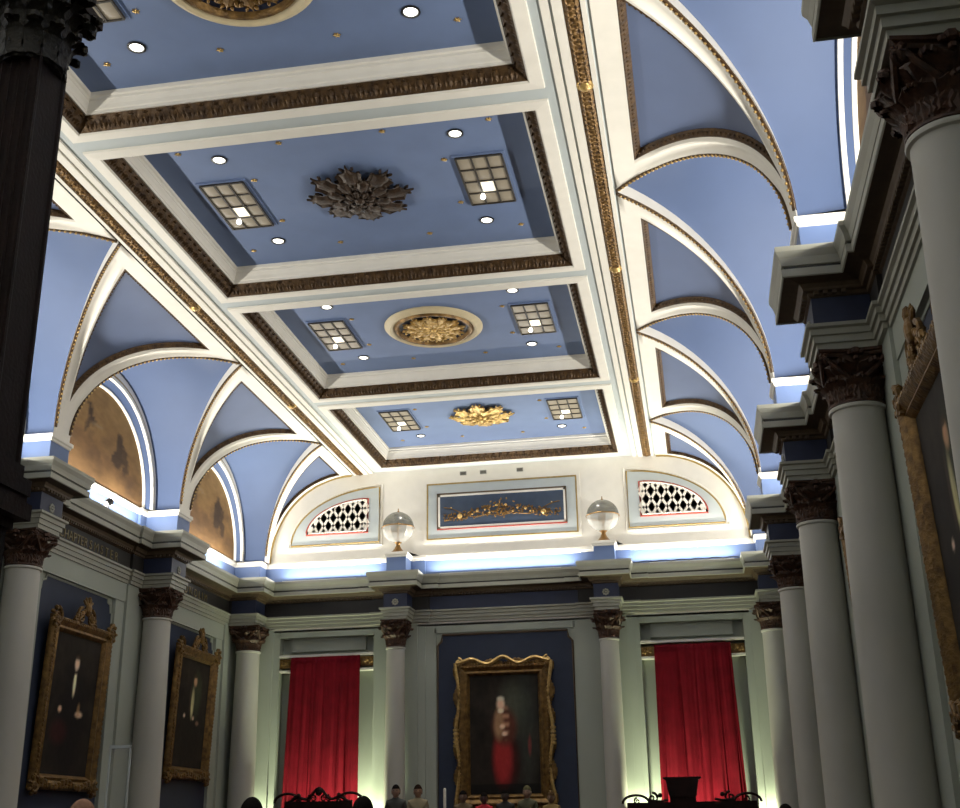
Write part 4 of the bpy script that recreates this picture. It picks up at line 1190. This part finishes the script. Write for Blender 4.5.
# ------------------------------------------------------------------ people
def skinned(name, verts, edges, radii, mat_, parent, root_i=0, sub=2):
    me = bpy.data.meshes.new(name); me.from_pydata(verts, edges, []); me.materials.append(mat_)
    o = bpy.data.objects.new(name, me); C.objects.link(o)
    sk = o.modifiers.new('skin', 'SKIN'); sk.use_smooth_shade = True
    sv = me.skin_vertices[0].data
    for i, r in enumerate(radii):
        sv[i].radius = (r, r*.78) if isinstance(r, float) else r
        sv[i].use_root = (i == root_i)
    if sub: s_ = o.modifiers.new('sub', 'SUBSURF'); s_.levels = sub; s_.render_levels = sub
    o.parent = parent
    return o
def person(x, y, z0, H, rz, top, skin, hair, label, group=None, trousers=(.02, .02, .025)):
    k = H/1.75
    root = empty('person', (x, y, z0), rz, label, 'person', group)
    mt = mat('clothing', top, .8, noise=.3, nscale=8); ms = mat('skin', skin, .5, noise=.08, nscale=10); mh = mat('hair', hair, .9, noise=.4, nscale=20, spec=.05); mp = mat('trousers', trousers, .8, noise=.2)
    S = lambda p: tuple(c_*k for c_ in p)
    # body: pelvis, spine, neck, arms, legs in one skin (facing -y)
    V = [(0, 0, .95), (0, 0, 1.10), (0, .01, 1.28), (0, .01, 1.42), (0, 0, 1.50), (0, -.01, 1.56),
         (.17, .01, 1.41), (.22, .02, 1.15), (.20, -.06, .92), (-.17, .01, 1.41), (-.22, .02, 1.15), (-.20, -.06, .92),
         (.10, 0, .88), (.11, 0, .50), (.11, .02, .10), (.12, -.12, .04), (-.10, 0, .88), (-.11, 0, .50), (-.11, .02, .10), (-.12, -.12, .04)]
    E_ = [(0, 1), (1, 2), (2, 3), (3, 4), (4, 5), (3, 6), (6, 7), (7, 8), (3, 9), (9, 10), (10, 11), (0, 12), (12, 13), (13, 14), (14, 15), (0, 16), (16, 17), (17, 18), (18, 19)]
    Rr = [(.16, .11), (.145, .10), (.17, .12), (.15, .10), (.065, .065), (.055, .055), (.075, .075), (.05, .05), (.035, .035), (.075, .075), (.05, .05), (.035, .035), (.095, .09), (.065, .065), (.045, .045), (.04, .03), (.095, .09), (.065, .065), (.045, .045), (.04, .03)]
    body = skinned('body', [S(v) for v in V], E_, [(a*k, b_*k) for a, b_ in Rr], mt, root)
    # head with face
    mb = MB(); rows = []
    for i in range(17):
        th = PI*i/16; row = []
        for j in range(20):
            a = 2*PI*j/20; sx, sy, sz = math.sin(th)*math.cos(a), math.sin(th)*math.sin(a), math.cos(th)
            rx = .076*(1-.18*max(0, -sz)); ry = .098; rz_ = .118
            xx, yy, zz = rx*sx, ry*sy, rz_*sz
            if yy < 0:
                g_ = math.exp(-((zz+.0)/.03)**2-(xx/.016)**2); yy -= .022*g_          # nose
                yy += .010*math.exp(-((zz-.018)/.014)**2-((abs(xx)-.03)/.016)**2)     # eye sockets
                yy -= .006*math.exp(-((zz+.045)/.012)**2-(xx/.025)**2)                # lips
                yy -= .008*math.exp(-((zz+.088)/.02)**2-(xx/.03)**2)                  # chin
            row.append((xx, yy, zz))
        rows.append(row)
    mb.grid(rows, wrapu=True)
    for sg in (-1, 1): mb.blob((sg*.077, .005, -.005), (.012, .02, .032), 8)
    mb.tube([(0, .01, -.20), (0, .005, -.08)], [.055, .05], 10)
    hd = mb.build('head', ms, root, smooth=True); hd.location = (0, -.01*k, 1.64*k); hd.scale = (k*1.17, k*1.17, k*1.17)
    for sg in (-1, 1):
        mb = MB(); mb.blob((sg*.03, -.083, .016), (.012, .008, .007), 8); e = mb.build('eye', M['black'], hd)
    mb = MB(); rows = []
    for i in range(9):
        th = PI*.62*i/8; row = []
        for j in range(20):
            a = 2*PI*j/20; t = th
            if math.sin(a) < -.2: t = th*.62        # hairline at the forehead
            r = 1.09
            row.append((.078*r*math.sin(t)*math.cos(a), .101*r*math.sin(t)*math.sin(a)+.004, .122*r*math.cos(t)))
        rows.append(row)
    mb.grid(rows, wrapu=True); mb.build('hair', mh, hd, smooth=True)
    # legs clothing as trousers overlay is part of the body; hands
    for sg in (-1, 1):
        hb = MB(); c_ = Vector((sg*.20, -.075, .87))*k
        hb.blob(tuple(c_), (.022*k, .038*k, .048*k), 8)
        for f_, (dy, ln) in enumerate(((-.030, .060), (-.010, .072), (.010, .068), (.028, .052))):
            hb.tube([tuple(c_+Vector((0, dy, -.03))*k), tuple(c_+Vector((-sg*.004, dy*1.05-.004, -.03-ln*.55))*k), tuple(c_+Vector((-sg*.018, dy*1.05-.012, -.03-ln))*k)], [.009*k, .0085*k, .007*k], 6)
        hb.tube([tuple(c_+Vector((0, -.030, .02))*k), tuple(c_+Vector((-sg*.01, -.055, -.01))*k), tuple(c_+Vector((-sg*.014, -.060, -.035))*k)], [.011*k, .010*k, .008*k], 6)
        hb.build('hand', ms, root, smooth=True)
    return root
def at(pxx, pyy, y):
    d = Rm @ Vector(((pxx-480)/FPX, 1, -(pyy-404)/FPX)); t = (y-CP.y)/d.y; return CP+d*t
def put(pxx, pyy, y, z0, **kw):
    p = at(pxx, pyy, y); person(p.x, y, z0, (p.z-z0)*.972, **kw)
BR = (.03, .018, .012); BK = (.01, .008, .008)
put(396, 784, 13.2, DZ, rz=.1, top=(.05, .055, .05), skin=(.33, .20, .14), hair=BK, label='man in a dark jacket with a dark beard in front of the left slender column')
put(418, 784, 13.2, DZ, rz=.25, top=(.32, .27, .17), skin=(.36, .22, .15), hair=BR, label='man in a khaki top just left of the blue far panel')
put(83, 798, -2.5, 0, rz=PI*.9, top=(.03, .03, .035), skin=(.42, .24, .17), hair=(.30, .17, .12), label='person with a bald head below the nearer left portrait')
put(252, 796, -2.0, 0, rz=PI, top=(.02, .02, .022), skin=(.25, .15, .1), hair=BK, label='person with dark hair seen from behind in front of the far left corner column')
put(363, 795, -1.0, 0, rz=PI, top=(.02, .02, .022), skin=(.25, .15, .1), hair=BK, label='person with dark hair seen from behind at the right edge of the left curtain')
put(463, 790, 12.9, DZ, rz=.2, top=(.16, .11, .06), skin=(.20, .12, .09), hair=BK, label='person in brown with dark hair under the left side of the far frame')
put(484, 792, 13.6, DZ, rz=0, top=(.55, .015, .035), skin=(.10, .05, .05), hair=BK, label='person in a bright crimson robe under the far portrait')
put(505, 789, 13.9, DZ, rz=0, top=(.02, .02, .02), skin=(.10, .07, .06), hair=BK, label='person in black under the middle of the far portrait')
put(527, 785, 13.0, DZ, rz=-.2, top=(.10, .10, .055), skin=(.36, .24, .18), hair=(.14, .13, .07), label='person with light greenish-grey hair under the right side of the far portrait')
put(551, 791, 13.4, DZ, rz=-.2, top=(.30, .20, .07), skin=(.20, .12, .08), hair=(.10, .06, .03), label='person in a gold collar under the right edge of the far frame')
put(785, 803, 3.0, 0, rz=PI, top=(.02, .02, .02), skin=(.2, .12, .1), hair=BK, label='person with dark hair in front of the far right corner column')

# ------------------------------------------------------------------ general room light: soft bounce from the coffer lamps
for k in range(-3, 3):
    for s in (-1, 1):
        for t in (-1, 1):
            ld2 = bpy.data.lights.new('downlight_beam', 'SPOT'); ld2.energy = 170; ld2.color = (1.0, .93, .80); ld2.spot_size = math.radians(110); ld2.spot_blend = .9; ld2.shadow_soft_size = .08
            lo = bpy.data.objects.new('downlight_beam', ld2); C.objects.link(lo); lo.location = (s*1.78, (k+.5)*B+t*1.31, ZP-.05)
w = bpy.data.worlds.new('world'); sc.world = w; w.use_nodes = True
w.node_tree.nodes['Background'].inputs['Color'].default_value = (.02, .02, .022, 1); w.node_tree.nodes['Background'].inputs['Strength'].default_value = .3

sc.view_settings.view_transform = 'Standard'; sc.view_settings.look = 'None'; sc.view_settings.gamma = 1
sc.view_settings.exposure = 0.05
sc.view_settings.use_curve_mapping = False
try:
    sc.cycles.use_denoising = True; sc.cycles.max_bounces = 8; sc.cycles.diffuse_bounces = 5; sc.cycles.sample_clamp_indirect = 4
except Exception: pass
